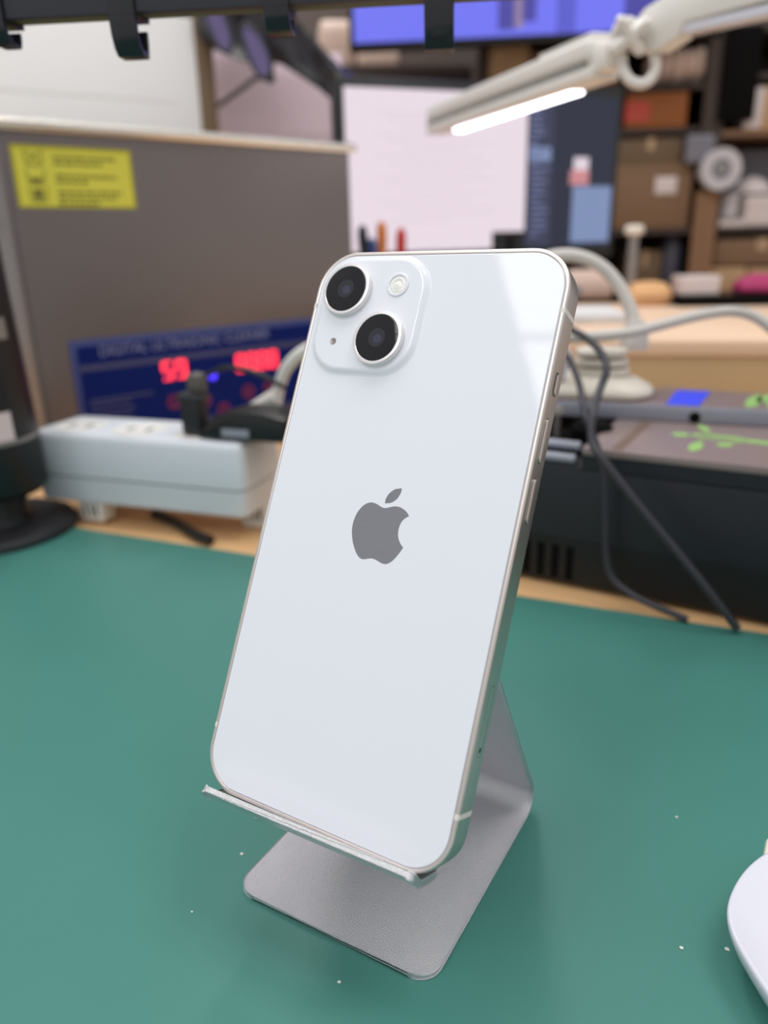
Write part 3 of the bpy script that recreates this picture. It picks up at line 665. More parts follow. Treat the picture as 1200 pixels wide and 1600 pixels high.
tabz = p.z + ht * 0.8 + 0.8; tp = p
q, wd, ht = front(1072, 434, 1132, 466, (tp - CAM).dot(RZ) - 5, tabz)
b_ = thing('white_carton', 'small white carton lying on the black tablet', 'carton', q + FN * 16, FROT)
obj('body', box(-wd / 2, wd / 2, 0, 45, 0, ht, 1.2), M['whitecard'], b_); obj('lid_flap', box(-wd / 2 - 0.6, wd / 2 + 0.6, -0.6, 45, ht * 0.7, ht + 0.6, 0.4), M['whitecard'], b_)
q, wd, ht = front(1166, 430, 1250, 464, (tp - CAM).dot(RZ) - 5, tabz)
b_ = thing('magenta_cloth', 'crumpled magenta cloth on the black tablet at the right edge', 'cloth', q + FN * 16, FROT)
obj('body', rings([[(x * (1 + 0.1 * math.sin(k + x)), 20 + y, z + 0.8 * math.sin(x * .5)) for x, y in rrect(wd / 2 * f, 20 * f, 9 * f, 0, 0, 8)] for k, (f, z) in enumerate(((0.95, 1), (1, 4), (0.9, ht * 0.5), (0.65, ht * 0.85), (0.3, ht)))]), M['magenta'], b_, ang=80)
# metal post with a knob, standing on the riser
p, wd, ht = stand_on_riser(978, 352, 996, 474)
b_ = thing('metal_post', 'thin grey metal post with a round knob standing behind the white hose', 'post', p, FROT)
obj('rod', lathe([(wd * 0.75, 0.2), (wd * 0.75, 3), (wd * 0.45, 3.5), (wd * 0.42, ht - 10)], 20), M['grey_metal'], b_, ang=40)
obj('knob', lathe([(wd * 0.4, ht - 12), (wd * 0.8, ht - 9), (wd * 0.85, ht - 3), (wd * 0.6, ht), (0.1, ht + 0.5)], 24), M['beige'], b_, ang=50)

# ================================================================== GOOSENECK LAMP FOOT on the grey slab and its white cable
zt_s = SBW.o.z + 8.6 + 0.4
lb = SBW.o + SBW.x * (-33) + SBW.n * 23; lb.z = zt_s
gl_ = thing('gooseneck_lamp', 'off-white lamp foot with clamp rings and an arching hose on the grey slab', 'lamp', lb, SBW.rot())
GD = (lb - CAM).dot(RZ)
def gpt(px, py, d=0): q = at(px, py, GD + d) - lb; return Vector((q.dot(SBW.x), q.dot(SBW.n), q.z))
obj('foot_plate', rings([[(x, y, z) for x, y in rrect(36 * f, 20 * f, 18 * f, 0, 0, 10)] for f, z in ((0.96, 0.3), (1.04, 1.5), (1.05, 3.5), (1.0, 6), (0.82, 9.5), (0.6, 12))]), M['beige'], gl_, ang=50)
tx = gpt(985, 545)
for k in range(3): obj('clamp_ring', rings([[(x, y, 12.2 + k * 5.2 + z * .75) for x, y in rrect(16 - k * 1.0 - i, 12 - i, 10 - i, 8, 0, 10)] for i, z in ((1, 0), (0, 0.8), (0, 3.8), (1, 4.6))]), M['beige'], gl_, ang=40)
obj('white_cover', prism([(-34, 8), (-10, 10), (-6, 24), (-11, 30), (-28, 33), (-35, 28)], -19, -13, 1.5, 'XZ'), M['white_gloss'], gl_)
hp = [gpt(*q) for q in ((991, 528), (990, 505), (984, 480), (968, 448), (945, 421), (915, 404), (880, 399), (845, 408), (810, 440), (790, 480))]
obj('hose', tube(hp, 3.8, 14), M['hose'], gl_)
obj('hose_socket', lathe([(8, 24), (8, 33), (6, 37), (5, 40)], 24, (hp[0].x, hp[0].y, 0)), M['hose'], gl_)
wv = thing('white_cable', 'off-white cable waving across in front of the wooden riser to the right edge', 'cable', lb)
hp = [at(*q) - lb for q in ((880, 527, GD - 28), (920, 526, GD - 28), (975, 521, GD - 28), (1020, 511, GD - 26), (1065, 499, GD - 24), (1105, 490, GD - 22), (1140, 486, GD - 20), (1170, 491, GD - 18), (1198, 507, GD - 18), (1230, 540, GD - 18), (1260, 590, GD - 20))]
obj('sheath', tube(hp, 3.0, 12), M['hose'], wv)

# ================================================================== TWIN-ARM LED DESK LAMP (upper right)
pa = at(945, 92, 520); pb = at(682, 190, 800)
dx = (pb - pa); ln = dx.length; X = dx.normalized(); Y = Vector((0, 0, 1)).cross(X).normalized(); Z = X.cross(Y)
lamp = thing('led_desk_lamp', 'white jointed LED desk lamp reaching in from the upper right', 'lamp', pa, Matrix((X, Y, Z)).transposed())
hb = 13.5
obj('head_shell', box(2, ln, -12, 12, -1, hb, 4, 3), M['lamp_white'], lamp)
obj('head_crest', box(4, 78, -9, 9, hb - 1, hb + 3.2, 1.6), M['lamp_white'], lamp)
obj('head_groove', box(8, ln - 2, -11.4, 11.4, -5.2, -0.8), M['groove'], lamp)
obj('head_lower', box(0, ln - 1, -12.3, 12.3, -12.5, -5.0, 1.5), M['lamp_white'], lamp)
o = obj('light_strip', box(44, ln - 44, -11.8, -1.5, -14.2, -12.4, 0.2), M['lamp_led'], lamp); o['label'] = 'glowing white LED strip under the lamp head'
obj('head_bracket', box(-14, 20, -8, 8, -9, 8, 4), M['lamp_white'], lamp)
RL = Matrix((X, Y, Z))                                    # room to lamp-local
def lp(px, py, d): return RL @ (at(px, py, d) - pa)
def facing(o, px, py, d):                                 # local z of the piece points back to the viewer side of the joint
    n = -(Vector((RZ.x, RZ.y, 0)).normalized() * 0.93 + Vector((0, 0, 0.36)))
    n.normalize(); x = Vector((0, 0, 1)).cross(n).normalized(); y = n.cross(x)
    Mw = Matrix((x, y, n)).transposed()
    o.matrix_local = Matrix.Translation(lp(px, py, d) * S) @ (RL @ Mw).to_4x4()
star = []
for k in range(48):
    a = 2 * PI * k / 48; r = 9.2 + 4.8 * math.cos(4 * (a - math.radians(40))); star.append((r * math.cos(a), r * math.sin(a)))
o = obj('star_knob', prism(star, -5, 5, 1.8), M['lamp_white'], lamp, ang=50); facing(o, 984, 56, 492)
o = obj('hinge_disc', lathe([(9, -12), (9.5, -11), (9.5, -6), (8.5, -5)], 28), M['lamp_white'], lamp); facing(o, 984, 56, 492)
# arm: a tapered beam running right and nearer
q0 = lp(1008, 42, 505); q1 = lp(1260, -18, 430)
ax = (q1 - q0).normalized(); alen = (q1 - q0).length
upl = RL @ Vector((0, 0, 1)); ay = upl.cross(ax).normalized(); az = ax.cross(ay)
arm_m = Matrix.Translation(q0 * S) @ Matrix((ax, ay, az)).transposed().to_4x4()
o = obj('arm_shell', prism([(-8, -2), (4, 9), (20, 14), (60, 18), (alen, 22), (alen, -3), (34, -5), (30, -12), (16, -17), (2, -16)], -9, 9, 2.5, 'XZ'), M['lamp_white'], lamp, ang=40); o.matrix_local = arm_m
o = obj('arm_lower_rail', box(30, alen, -7, 7, -10.5, -4.5, 1.5), M['white_gloss'], lamp); o.matrix_local = arm_m
o = obj('joint_mark', tube([(2, -9.2, 4), (-0.5, -9.2, 0), (1, -9.2, -6)], 0.9, 6), M['hose'], lamp); o.matrix_local = arm_m
pe = at(1250, -16, 432); pp_ = Vector((470, 250, 0))
pp_ = pe + (pe - at(1008, 42, 505)).normalized() * 430
obj('arm_extension', tube([RL @ (pe - pa), RL @ (pp_ - pa)], 9, 12, 0), M['lamp_white'], lamp)
pb_ = Vector((pp_.x, pp_.y, 0)); obj('clamp_post', tube([RL @ (pb_ + Vector((0, 0, 1)) - pa), RL @ (pp_ + Vector((0, 0, 14)) - pa)], 11, 16, 0), M['lamp_white'], lamp)
cb_ = obj('clamp_foot', lathe([(55, 0.2), (55, 8), (50, 11), (12, 14)], 40), M['lamp_white'], lamp); cb_.matrix_local = Matrix.Translation((RL @ (pb_ - pa)) * S) @ RL.to_4x4()
cp = [lp(*q) for q in ((972, 85, 505), (974, 108, 505), (985, 126, 505), (1003, 131, 505), (1018, 122, 505), (1025, 104, 505), (1022, 84, 505), (1016, 70, 508))]
obj('cable_loop', tube(cp, 3.4, 12), M['lamp_white'], lamp)

# ================================================================== BLACK RAIL with cable clips across the top
rp = at(200, 20, 270); RWl = Wall(rp, 25.0, 0)
_, rzb = RWl.uv(200, 20)
rail = thing('black_rail', 'black horizontal rail crossing the top edge of the view', 'rail', RWl.o + Vector((0, 0, rzb)), RWl.rot())
rl0 = RWl.uv(-640, 20)[0]; rl1 = RWl.uv(1490, 0)[0]
obj('front_profile', box(rl0, rl1, 0, 4, 0, 26, 0.6), M['rail'], rail)
obj('underside_strip', box(rl0, rl1, 4, 12.5, 0.8, 24, 0.3), M['olive'], rail)
obj('end_cap', box(rl1, rl1 + 2.5, -0.5, 13, -0.3, 26.5, 0.6), M['black_pl'], rail)
rz_ = RWl.o.z + rzb
for x_ in (rl0 + 1, rl1 - 13): obj('post', box(x_, x_ + 12, 0.5, 12, -rz_ + 0.6, -0.1, 0.6), M['rail'], rail)
for x_ in (rl0 + 1,): obj('post_foot', box(x_ - 14, x_ + 26, -22, 12.2, -rz_ + 0.1, -rz_ + 5, 1), M['black_pl'], rail)
def rail_clip(px, drop, wdt, label):
    x, _ = RWl.uv(px, 20)
    t = thing('cable_clip', label, 'clip', RWl.o + RWl.x * x + Vector((0, 0, rzb)), RWl.rot(), 'cable clips on the black rail')
    obj('collar', prism([(-1.3, 27), (-1.3, -0.6), (13.4, -0.6), (13.4, 27), (12.7, 27), (12.7, -0.05), (-0.15, -0.05), (-0.15, 27)], -wdt / 2, wdt / 2, 0.1, 'YZ'), M['clip'], t)
    obj('hook', prism([(-1.2, -0.65), (-1.25, -2.5), (-0.6, -drop * 0.55), (1.2, -drop * 0.85), (3.5, -drop), (9.5, -drop), (10.6, -drop * .6), (10.6, -drop * .3), (9.4, -drop * .3), (9.2, -drop * .8), (4.5, -drop * .84), (2.4, -drop * 0.7), (1.2, -drop * 0.45), (1.0, -0.65)], -wdt / 2, wdt / 2, 0.25, 'YZ'), M['clip'], t, ang=30)
    return t
rail_clip(191, 12.8, 9.6, 'black cable clip with long curved hook hanging in front of the white board')
rail_clip(-8, 7.5, 6.5, 'black cable clip cut off by the left picture edge')
rail_clip(432, 8.0, 9.0, 'short black cable clip on the rail near its middle')
rail_clip(686, 15.0, 10.2, 'black cable clip hanging in front of the lit blue screen')

# ================================================================== MONITOR with a document, pens in front
MW = Wall(at(750, 340, 1000), 50.05, -2)
mon = thing('monitor', 'black monitor showing a white page beside a dark window behind the phone', 'monitor', MW.o, MW.rot())
mx0, mx1, mz0, mz1 = MW.rect(528, 122, 966, 400); mz0 = MW.uv(750, 398)[1]; mz1 = MW.uv(750, 137)[1]
obj('bezel', box(mx0, mx1, 0, 22, mz0 - 8, mz1 + 6, 2), M['black_pl'], mon)
scr = obj('display', box(mx0 + 9, mx1 - 9, -0.8, 0.4, mz0 + 2, mz1 - 5), M['screen_black'], mon)
def mrect(name, x0, y0, x1, y1, m, off, parent=scr, n=1):
    a = MW.uv(x0, (y0 + y1) / 2)[0]; b = MW.uv(x1, (y0 + y1) / 2)[0]; c = MW.uv((x0 + x1) / 2, y1)[1]; d = MW.uv((x0 + x1) / 2, y0)[1]
    a = max(a, mx0 + 9); b = min(b, mx1 - 9)
    return obj(name, box(a, b, -0.8 - off, -0.7 - off + 0.05, max(c, mz0 + 2), min(d, mz1 - 5)), m, parent)
o = mrect('white_page', 540, 130, 822, 364, M['scr_page'], 0.2); o['label'] = 'bright pinkish white page on the display'
mrect('white_page', 548, 362, 768, 392, M['scr_page'], 0.2)
mrect('dark_window', 822, 150, 962, 386, M['scr_dark'], 0.2)
mrect('code_column', 824, 165, 862, 384, M['scr_code'], 0.4)
b = bmesh.new(); random.seed(3)
for k in range(22):
    y = 172 + k * 9.3; a = MW.uv(828, y); b2 = MW.uv(838 + random.random() * 20, y); box(a[0], b2[0], -1.5, -1.2, a[1] - 1.6, a[1] + 1.6, bm=b)
obj('code_lines', b, M['scr_codetxt'], scr)['kind'] = 'stuff'
mrect('pale_blue_text_block', 892, 291, 953, 378, M['scr_bluetxt'], 0.4)
mrect('pink_photo', 890, 266, 919, 289, M['scr_pink'], 0.4); mrect('photo_top', 896, 246, 919, 266, M['scr_line'], 0.4)
mrect('highlight_row', 826, 230, 860, 252, M['scr_bluetxt'], 0.6)
b = bmesh.new()
for k in range(16):
    y = 175 + k * 11.5; a = MW.uv(585 + 20 * (k % 3), y); b2 = MW.uv(690 + random.random() * 90, y); box(a[0], b2[0], -1.35, -0.95, a[1] - 1.3, a[1] + 1.3, bm=b)
obj('page_lines', b, M['scr_line'], scr)['kind'] = 'stuff'
xm = (mx0 + mx1) / 2
obj('neck', box(xm - 20, xm + 20, 23, 45, 6, mz0 + 60, 3), M['black_pl'], mon)
obj('stand_base', prism(rrect(95, 60, 20, xm, 50, 8), 0.2, 8, 2), M['black_pl'], mon)

cupp = at(600, 440, 800); cupp.z = -2
cup = thing('pen_cup', 'dark cup of pens standing behind the phone', 'cup', cupp)
obj('body', lathe([(28, 0.2), (30, 2), (32, 105), (30, 105), (28, 6), (0.1, 6)], 40), M['black_pl'], cup, ang=40)
for i, (px, py, m_, lb_) in enumerate(((566, 352, 'pen_black', 'dark green-black pen at the left of the cup behind the phone'), (581, 372, 'pen_blue', 'short blue pen in the cup behind the phone'), (596, 346, 'pen_orange', 'orange pen in the cup behind the phone'), (627, 356, 'pen_red', 'red pen at the right of the cup behind the phone'))):
    W_ = Wall(cupp, 30.5, -2); x, z = W_.uv(px, py); xb = max(-20, min(20, x * 0.7))
    t = thing('pen', lb_, 'pen', W_.o + W_.x * xb + Vector((0, 0, 6.5)), W_.rot(), 'pens in the cup behind the phone')
    h_ = z - 6.5; lean = (x - xb) / h_
    obj('barrel', rings([[(lean * zz + 4.6 * f * math.cos(a * PI / 8), (i - 1.5) * 3 + 4.6 * f * math.sin(a * PI / 8), zz) for a in range(16)] for f, zz in ((0.4, 0.3), (1, 8), (1, h_ - 22))]), M[m_], t)
    obj('cap', rings([[(lean * zz + 5.2 * f * math.cos(a * PI / 8), (i - 1.5) * 3 + 5.2 * f * math.sin(a * PI / 8), zz) for a in range(16)] for f, zz in ((1, h_ - 22), (1, h_ - 8), (0.75, h_ - 2), (0.4, h_))]), M[m_], t)

# ================================================================== LIT BLUE SCREEN above (a second monitor on the shelf top)
BW = Wall(at(800, 40, 1180), FR, 0)
bx0, bx1 = BW.uv(552, 30)[0], BW.uv(1120, 30)[0]; bz0 = BW.uv(800, 56)[1]; bz1 = bz0 + 250
bmn = thing('monitor', 'upper monitor lit blue at the top of the view', 'monitor', BW.o + Vector((0, 0, bz0 - 12)), BW.rot())
obj('bezel', box(bx0 - 8, bx1 + 8, 0, 25, 2, 272, 2), M['black_pl'], bmn)
sc2 = obj('display', box(bx0, bx1, -0.8, 0.4, 12, 262), M['scr_blue'], bmn)
def brect(name, xa, xb, z0, z1, m): return obj(name, box(BW.uv(xa, 20)[0], BW.uv(xb, 20)[0], -1.2, -0.9, z0, z1), m, sc2)
brect('figure_band', 778, 806, 20, 262, M['scr_blue2']); brect('pale_figure', 802, 818, 22, 262, M['scr_skin']); brect('figure_band', 815, 838, 30, 262, M['scr_blue2'])  # deep blue bands on either side of the displayed pale figure
brect('violet_band', 870, 900, 12.5, 262, M['scr_blue3']); brect('violet_band', 975, 1090, 12.5, 262, M['scr_blue2'])
brect('dark_band', 640, 660, 12.5, 262, M['scr_blue'])

# ================================================================== SHELVING on the right
SD = 1300
SH = Wall(at(1080, 200, SD), FR, -2)
shelf = thing('wooden_shelving', 'dark wooden shelving unit full of boxes at the right', 'shelving', SH.o, SH.rot())
def sx(px, py=250): return SH.uv(px, py)[0]
def sz(py, px=1080): return SH.uv(px, py)[1]
DP = 220
ztop = sz(44)
obj('back_panel', box(sx(745), sx(1420), DP, DP + 10, 0, ztop + 6), M['darkwood'], shelf)
for a, b, m_ in ((1108, 1124, 'darkwood'), (1410, 1424, 'darkwood'), (745, 757, 'darkwood')):
    obj('upright', box(sx(a), sx(b), 0.5, DP, 0, ztop), M[m_], shelf)
for y, xa, xb in ((44, 745, 1424), (129, 757, 1108), (198, 757, 1108), (356, 757, 1108), (206, 1124, 1410), (356, 1124, 1410), (118, 1124, 1410)):
    zz = sz(y); obj('shelf_board', box(sx(xa) + 0.3, sx(xb) - 0.3, 1, DP, zz - 9, zz), M['brownwood' if y == 206 else 'darkwood'], shelf)
o = obj('front_post', box(sx(1092), sx(1128), -9, 0.3, 0, sz(300)), M['brownwood'], shelf); o['label'] = 'lighter brown wooden post'
obj('post_trim', box(sx(1090), sx(1108), -4, 0.4, sz(212), sz(62)), M['darkwood'], shelf)
o = obj('black_panel', box(sx(1113), sx(1166), -12, 0.4, sz(192), ztop - 2, 1), M['black_matte'], shelf); o['label'] = 'black upright panel'
def put(name, label, cat, px0, py0, px1, zb, m, dep=90, yoff=6, py1=None, tape=False, group=None, detail=None):
    a, b_ = sx(px0, py1 or 250), sx(px1, py1 or 250); z1 = sz(py0, (px0 + px1) / 2)
    t = thing(name, label, cat, SH.o + SH.x * (a + b_) / 2 + SH.n * yoff + Vector((0, 0, zb + 0.3)), SH.rot(), group)
    wd, ht = b_ - a, z1 - zb
    if detail != 'none':
        obj('body', box(-wd / 2, wd / 2, 0, dep, 0, ht, min(2.5, ht * .1)), M[m], t)
    if tape: obj('tape_strip', box(-wd * .06, wd * .06, -0.5, dep * 0.9, ht * 0.55, ht + 0.5), M['tape'], t)
    return t, wd, ht
z129, z198, z356, z206r, z118 = sz(129), sz(198), sz(356), sz(206), sz(118)
t, a, h_ = put('orange_box', 'orange brown box with a red end on the left shelf bay', 'box', 974, 143, 1068, z198, 'orange')
obj('red_end', box(-a / 2 - 0.5, -a * 0.12, -0.7, 60, h_ * 0.2, h_ * 0.75), M['redp'], t)
t, a, h_ = put('beige_bag', 'crumpled beige plastic bags heaped on the top of the left shelf bay', 'bag', 1006, 64, 1094, z129, 'bag', detail='none')
random.seed(11)
for k in range(5):
    bb = bmesh.new(); bmesh.ops.create_icosphere(bb, subdivisions=3, radius=1)
    cx = -a / 2 + a * (k + 0.5) / 5
    for v in bb.verts: v.co = Vector((cx + v.co.x * a * 0.16, 30 + v.co.y * 26, h_ * 0.5 + v.co.z * h_ * (0.5 - 0.06 * (k % 2)))) * 1.0 + Vector((0, 0, 1.5 * math.sin(7 * v.co.x + 3 * k)))
    for v in bb.verts: v.co.z = max(0.2, v.co.z)
    obj('fold', bb, M['bag'], t, ang=80)
tB, a, h_ = put('cardboard_box', 'large brown cardboard box with a white label on the left shelf bay', 'box', 958, 257, 1086, z356 , 'card', tape=False, dep=150, yoff=3)
lx0, lx1 = sx(1028) - (sx(958) + sx(1086)) / 2, sx(1062) - (sx(958) + sx(1086)) / 2
obj('white_label', box(lx0, lx1, -0.7, 0.3, sz(302) - z356, sz(275) - z356, 0.2), M['whitecard'], tB)
obj('tape_strip', box(-a * .05, a * .05, 2, 140, h_ - 0.2, h_ + 0.4), M['tape'], tB)
obj('lid_seam', box(-a / 2 + 2, a / 2 - 2, -0.4, 0.4, h_ - 14, h_ - 13), M['card2'], tB)
t, a, h_ = put('cardboard_box', 'flat olive brown cardboard carton stacked on the large labelled box', 'box', 966, 216, 1066, sz(256), 'card2', tape=True, dep=120, yoff=4)
t, a, h_ = put('grey_pouch', 'grey blue plastic pouch leaning above the tape roll', 'pouch', 1068, 212, 1110, sz(256), 'greyblue', dep=20, yoff=-14)
obj('flap', box(-a / 2, a / 2, -0.8, 4, h_ * .6, h_ * 0.95, 0.6), M['greyblue'], t)
# left lower bay
t, a, h_ = put('brown_block', 'small olive brown carton in the dark lower bay', 'box', 1000, 392, 1056, sz(446), 'card2', yoff=30, tape=True)
t, a, h_ = put('dark_bottle', 'dark blue grey canister in the lower bay beside the wooden post', 'canister', 1056, 366, 1090, sz(446), 'darkblue', yoff=20, detail='none')
obj('body', lathe([(a * .45, 0.2), (a * .5, 2), (a * .5, h_ * .8), (a * .3, h_ * .92), (a * .3, h_)], 28, (0, a * .5, 0)), M['darkblue'], t, ang=40)
zl = sz(446); obj('shelf_board', box(sx(757), sx(1091), 1, DP, zl - 9, zl), M['darkwood'], shelf)
# tape roll hung on the post
rc = SH.uv(1120, 266); t = thing('tape_roll', 'white roll of tape standing against the shelving post', 'tape', SH.o + SH.x * rc[0] + SH.n * (-12.5) + Vector((0, 0, rc[1])), SH.rot())
rr = (sx(1151) - sx(1089)) / 2
obj('roll', lathe([(rr * .5, -13), (rr, -13), (rr, 12), (rr * .5, 12), (rr * .5, -13)], 44, axis='Y', cap0=False, cap1=False), M['tape_roll'], t, ang=40)
obj('core', lathe([(rr * .28, -12), (rr * .49, -12.6), (rr * .49, 11.5), (rr * .28, 11.5), (rr * .28, -12)], 40, axis='Y', cap0=False, cap1=False), M['greyblue'], t, ang=40)
obj('peg', lathe([(rr * .25, -14), (rr * .27, -13.5), (rr * .27, 11.8)], 24, axis='Y'), M['grey_metal'], t)
# right bay
t, a, h_ = put('white_box', 'white and beige box on the upper right shelf', 'box', 1157, 134, 1260, z206r, 'card3', dep=110, yoff=3)
obj('white_face', box(-a / 2 - 0.5, -a / 2 + (sx(1182) - sx(1157)), -0.8, 80, 2, h_ - 1, 0.4), M['whitecard'], t)
t, a, h_ = put('grey_box', 'dim grey plastic bin at the back of the right bay', 'bin', 1150, 224, 1290, z356, 'greyblue', dep=60, yoff=110)
obj('lip', box(-a / 2 - 2, a / 2 + 2, -3, 4, h_ - 8, h_ + 0.5, 1), M['greyblue'], t)
zt3 = sz(344)
t, a, h_ = put('white_tray', 'flat white tray under the white tub on the right shelf', 'tray', 1136, 343, 1178, z356, 'whitecard', dep=70, yoff=2)
obj('rim', box(-a / 2 - 1, a / 2 + 1, -1, 71, h_ - 2, h_ + 0.3, 0.4), M['whitecard'], t)
t, a, h_ = put('white_tub', 'white round tub standing on the white tray', 'tub', 1138, 302, 1170, sz(342), 'whitecard', detail='none', yoff=8)
obj('body', lathe([(a * .45, 0.3), (a * .5, 2), (a * .5, h_ - 6)], 28, (0, a * .5, 0)), M['tape_roll'], t); obj('lid', lathe([(a * .53, h_ - 6), (a * .53, h_ - 1), (a * .45, h_)], 28, (0, a * .5, 0)), M['tape_roll'], t)
t, a, h_ = put('white_carton', 'white carton at the right edge of the shelf beside the tub', 'carton', 1176, 306, 1235, z356, 'whitecard', dep=60, yoff=4)
obj('lid', box(-a / 2 - 1, a / 2 + 1, -1, 61, h_ * .62, h_ + 0.2, 0.5), M['whitecard'], t)
t, a, h_ = put('white_bowl', 'upturned white bowl on the white carton at the right edge', 'bowl', 1160, 276, 1226, sz(305), 'whitecard', detail='none', yoff=8)
obj('body', lathe([(a * .5, 0.5), (a * .5, 2.5), (a * .44, h_ * .5), (a * .3, h_ * .88), (a * .16, h_), (0.1, h_)], 32, (0, a * .5, 0)), M['whitecard'], t, ang=60); obj('foot_ring', lathe([(a * .17, h_ - 0.3), (a * .17, h_ + 1.5), (a * .13, h_ + 1.5), (a * .13, h_ - 0.3)], 28, (0, a * .5, 0)), M['whitecard'], t)
zl2 = sz(462); obj('shelf_board', box(sx(1128) + 0.5, sx(1410), 1, DP, zl2 - 9, zl2), M['darkwood'], shelf)
t, a, h_ = put('cardboard_box', 'pale cardboard box lowest in the right bay', 'box', 1128, 418, 1192, zl2, 'card3', tape=True, yoff=8)
t, a, h_ = put('cardboard_box', 'long pale cardboard box on top in the right lower bay', 'box', 1136, 372, 1290, sz(417), 'card', tape=True, dep=120, yoff=10)
t, a, h_ = put('cardboard_box', 'pale cardboard box at the right edge under the long box', 'box', 1196, 418, 1290, zl2, 'card3', yoff=12)
obj('tape_strip', box(-a * .3, a * .1, -0.4, 0.4, h_ * .3, h_ * 0.45), M['tape'], t)
mo = BW.o + Vector((0, 0, bz0 - 12)); xc_ = (bx0 + bx1) / 2; zs_ = SH.o.z + ztop - mo.z
obj('mount_arm', box(xc_ - 30, xc_ + 30, 25.2, 230, max(20, zs_ + 20), max(20, zs_ + 20) + 30, 3), M['black_pl'], bmn)
obj('mount_foot', box(xc_ - 45, xc_ + 45, 170, 300, zs_ + 0.3, max(20, zs_ + 20) + 1, 2), M['black_pl'], bmn)
# box and dark things above the lamp, standing in the top bay
t, a, h_ = put('cardboard_box', 'tan cardboard box below the blue screen', 'box', 760, 70, 822, z129, 'card3', tape=True, yoff=4)
t, a, h_ = put('wooden_crate', 'dark brown crate right of the tan box below the blue screen', 'crate', 824, 78, 960, z129, 'brownwood', yoff=8)
for k in range(3): obj('slat', box(-a / 2, a / 2, -2.5, -0.1, 3 + k * h_ * .33, 3 + k * h_ * .33 + h_ * .26), M['brownwood'], t)

# ================================================================== UPPER LEFT: board, papers, glasses, dark film
LW = Wall(at(160, 120, 930), 62.0, -2)
wb = thing('white_board', 'plain white board propped up behind the steel cleaner', 'board', LW.o, LW.rot())
lx0, lx1 = LW.uv(-160, 120)[0], LW.uv(309, 120)[0]; lz1 = LW.uv(160, 10)[1]
obj('panel', box(lx0, lx1, 0, 16, 0.3, lz1, 1), M['board_white'], wb)
obj('edge_trim', box(lx1 + 0.2, lx1 + 22, -4, 18, 0.3, lz1 + 5, 1), M['card2'], wb)
_, zj = LW.uv(160, 150); obj('crease', box(lx0, lx1 - 30, -0.5, 0.3, zj - 1, zj + 1), M['board_white'], wb)
PW = Wall(at(430, 150, 1080), 42.0, -2)
pp = thing('pinned_papers', 'pinkish sheets of paper on a panel behind the cleaner', 'papers', PW.o, PW.rot())
x0, x1 = PW.uv(322, 150)[0], PW.uv(536, 150)[0]; z1 = PW.uv(430, 80)[1]
obj('panel', box(x0, x1, 0, 12, 0.3, z1, 1), M['pinkpaper'], pp)
for a_, b_, y0, y1 in ((335, 425, 92, 205), (430, 520, 118, 212)):
    u0, u1, v0, v1 = PW.rect(a_, y0, b_, y1); o = obj('paper_sheet', box(u0, u1, -1.2, -0.2, v0, v1), M['pinkpaper'], pp)
# dark shiny film drooping from a rail
DW = Wall(at(430, 90, 990), 36.0, 0)
film = thing('dark_film', 'dark glossy plastic film drooping above the pinkish papers', 'film', DW.o, DW.rot())
edge = [(312, 66), (330, 74), (352, 88), (380, 96), (415, 92), (440, 100), (470, 122), (500, 140), (522, 158), (538, 162), (560, 150)]
rs = []
for (ex, ey) in edge:
    u, v = DW.uv(ex, ey); zt_ = DW.uv(ex, {470: 34, 500: 66, 522: 90, 538: 104, 560: 118}.get(ex, -40))[1]; col = []
    for k in range(9):
        f = k / 8; col.append((u, 10 * math.sin(ex * .05 + f * 5) + 6 * f, v + (zt_ - v) * f))
    rs.append(col)
front_ = [[Vector(p) for p in c] for c in rs]
b = bmesh.new(); loop = []
for c in front_: loop.append([tuple(p) for p in c] + [(p.x, p.y + 3.0, p.z) for p in reversed(c)])
obj('sheet', rings(loop, bm=b), M['bagblack'], film, ang=80)
zt_ = DW.uv(430, -38)[1]; u0, u1 = DW.uv(290, 0)[0], DW.uv(442, 0)[0]
obj('hanging_rod', box(u0, u1, 8, 18, zt_, zt_ + 8, 1), M['darkwood'], film)
obj('post', box(x0, x0 + 12, 12.2, 24, 0.3, zt_ + 20, 1), M['darkwood'], pp)
obj('top_arm', box(x0, x0 + 12, -115, 12, zt_ + 11, zt_ + 20, 1), M['darkwood'], pp)
# eyeglasses hooked over the film
EW = Wall(at(400, 100, 950), 32.0, 0)
eg = thing('eyeglasses', 'pair of glasses with violet sheen hanging by the film, one arm pointing down left', 'eyeglasses', EW.o + Vector((0, 0, EW.uv(400, 130)[1])), EW.rot())
e0 = Vector((0, 0, EW.uv(400, 130)[1]))
def ep(px, py, off=0): u, v = EW.uv(px, py); return Vector((u, off, v - e0.z))
lens_c = [ep(*q) for q in ((376, 44), (392, 42), (408, 58), (420, 85), (425, 110), (418, 124), (404, 118), (388, 88))]
sp_ = spline(lens_c, 5, True)
fr = obj('lens_rim', tube(sp_, 2.6, 8, 0, closed=True), M['black_pl'], eg, ang=60)
b = bmesh.new(); rings([[(p.x, -0.8, p.z) for p in sp_], [(p.x, 0.8, p.z) for p in sp_]], bm=b); obj('lens', b, M['eyelens'], eg)
sp2 = [Vector((p.x - 48, 16, p.z + 34)) for p in sp_]
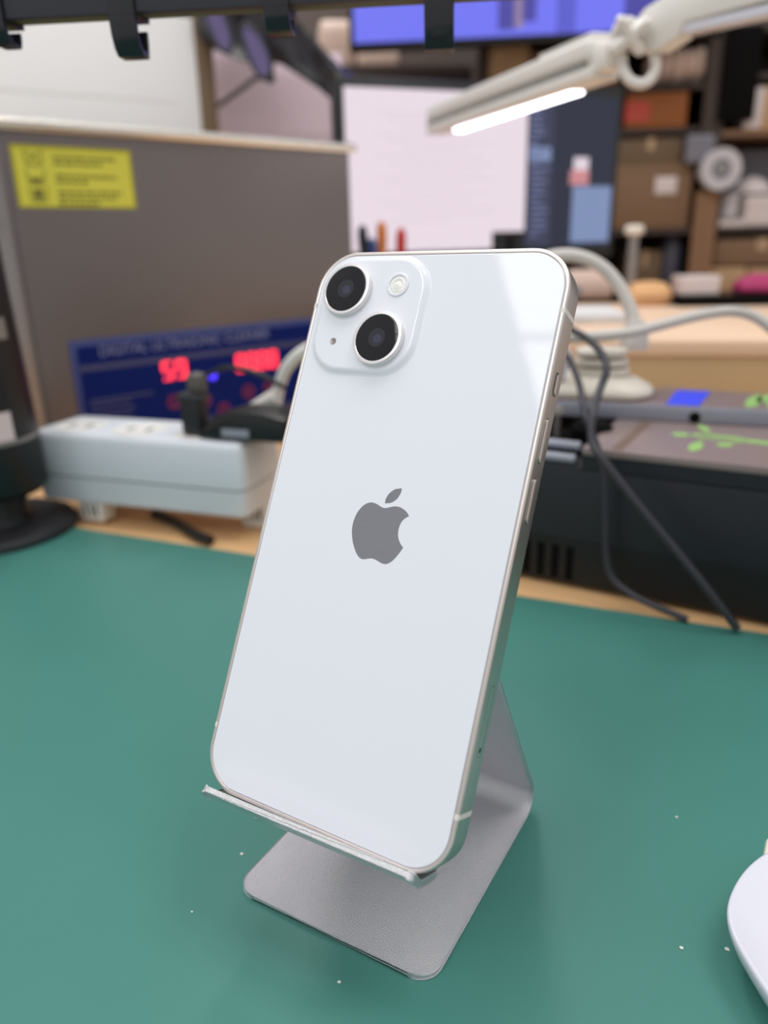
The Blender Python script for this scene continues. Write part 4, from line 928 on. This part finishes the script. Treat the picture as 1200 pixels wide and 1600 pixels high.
obj('lens_rim', tube(sp2, 2.6, 8, 0, closed=True), M['black_pl'], eg, ang=60)
b = bmesh.new(); rings([[(p.x, p.y - 0.8, p.z) for p in sp2], [(p.x, p.y + 0.8, p.z) for p in sp2]], bm=b); obj('lens', b, M['eyelens'], eg)
obj('temple_arm', tube([ep(420, 122), ep(400, 122, 2), ep(370, 142, 6), ep(338, 164, 10)], 3.0, 8), M['black_pl'], eg)
obj('hinge', box(ep(424, 118).x - 6, ep(424, 118).x + 4, -4, 4, ep(420, 130).z, ep(420, 112).z, 1.5), M['black_pl'], eg)
# shelf board behind the top of the monitor with pale parcels
TW = Wall(at(620, 100, 1420), 38.0, -2)
ts = thing('dark_shelf', 'dark brown shelf behind and above the page monitor', 'shelf', TW.o, TW.rot())
x0, x1 = TW.uv(438, 100)[0], TW.uv(738, 100)[0]; zs = TW.uv(620, 102)[1]
obj('board', box(x0, x1, 0, 140, zs - 40, zs, 1), M['darkwood'], ts)
obj('back_panel', box(x0, x1, 141, 149, 0, zs + 140, 1), M['wall'], ts)
for x in (x0 + 6, x1 - 18): obj('bracket', box(x, x + 12, 60, 139, 0, zs - 41, 1), M['darkwood'], ts)
def parcel(px0, py0, px1, label, m):
    a, b_ = TW.uv(px0, 90)[0], TW.uv(px1, 90)[0]; h_ = TW.uv((px0 + px1) / 2, py0)[1] - zs; wd = b_ - a
    t = thing('parcel', label, 'parcel', TW.o + TW.x * (a + b_) / 2 + TW.n * 4 + Vector((0, 0, zs + 0.3)), TW.rot(), 'parcels on the dark shelf')
    obj('body', rings([[(x, 32 + y, z) for x, y in rrect(wd / 2 * f, 30 * f, 9 * f, 0, 0, 6)] for f, z in ((0.95, 0), (1, 4), (1, h_ * .7), (0.85, h_ * .95), (0.5, h_))]), M[m], t, ang=60)
    obj('tape_strip', box(-wd * .3, wd * .3, 10, 50, h_ - 0.5, h_ + 0.6), M['tape'], t)
parcel(500, 26, 556, 'pale beige parcel left of the blue screen', 'bag')
parcel(560, 74, 626, 'long pinkish parcel lying under the blue screen', 'bag')
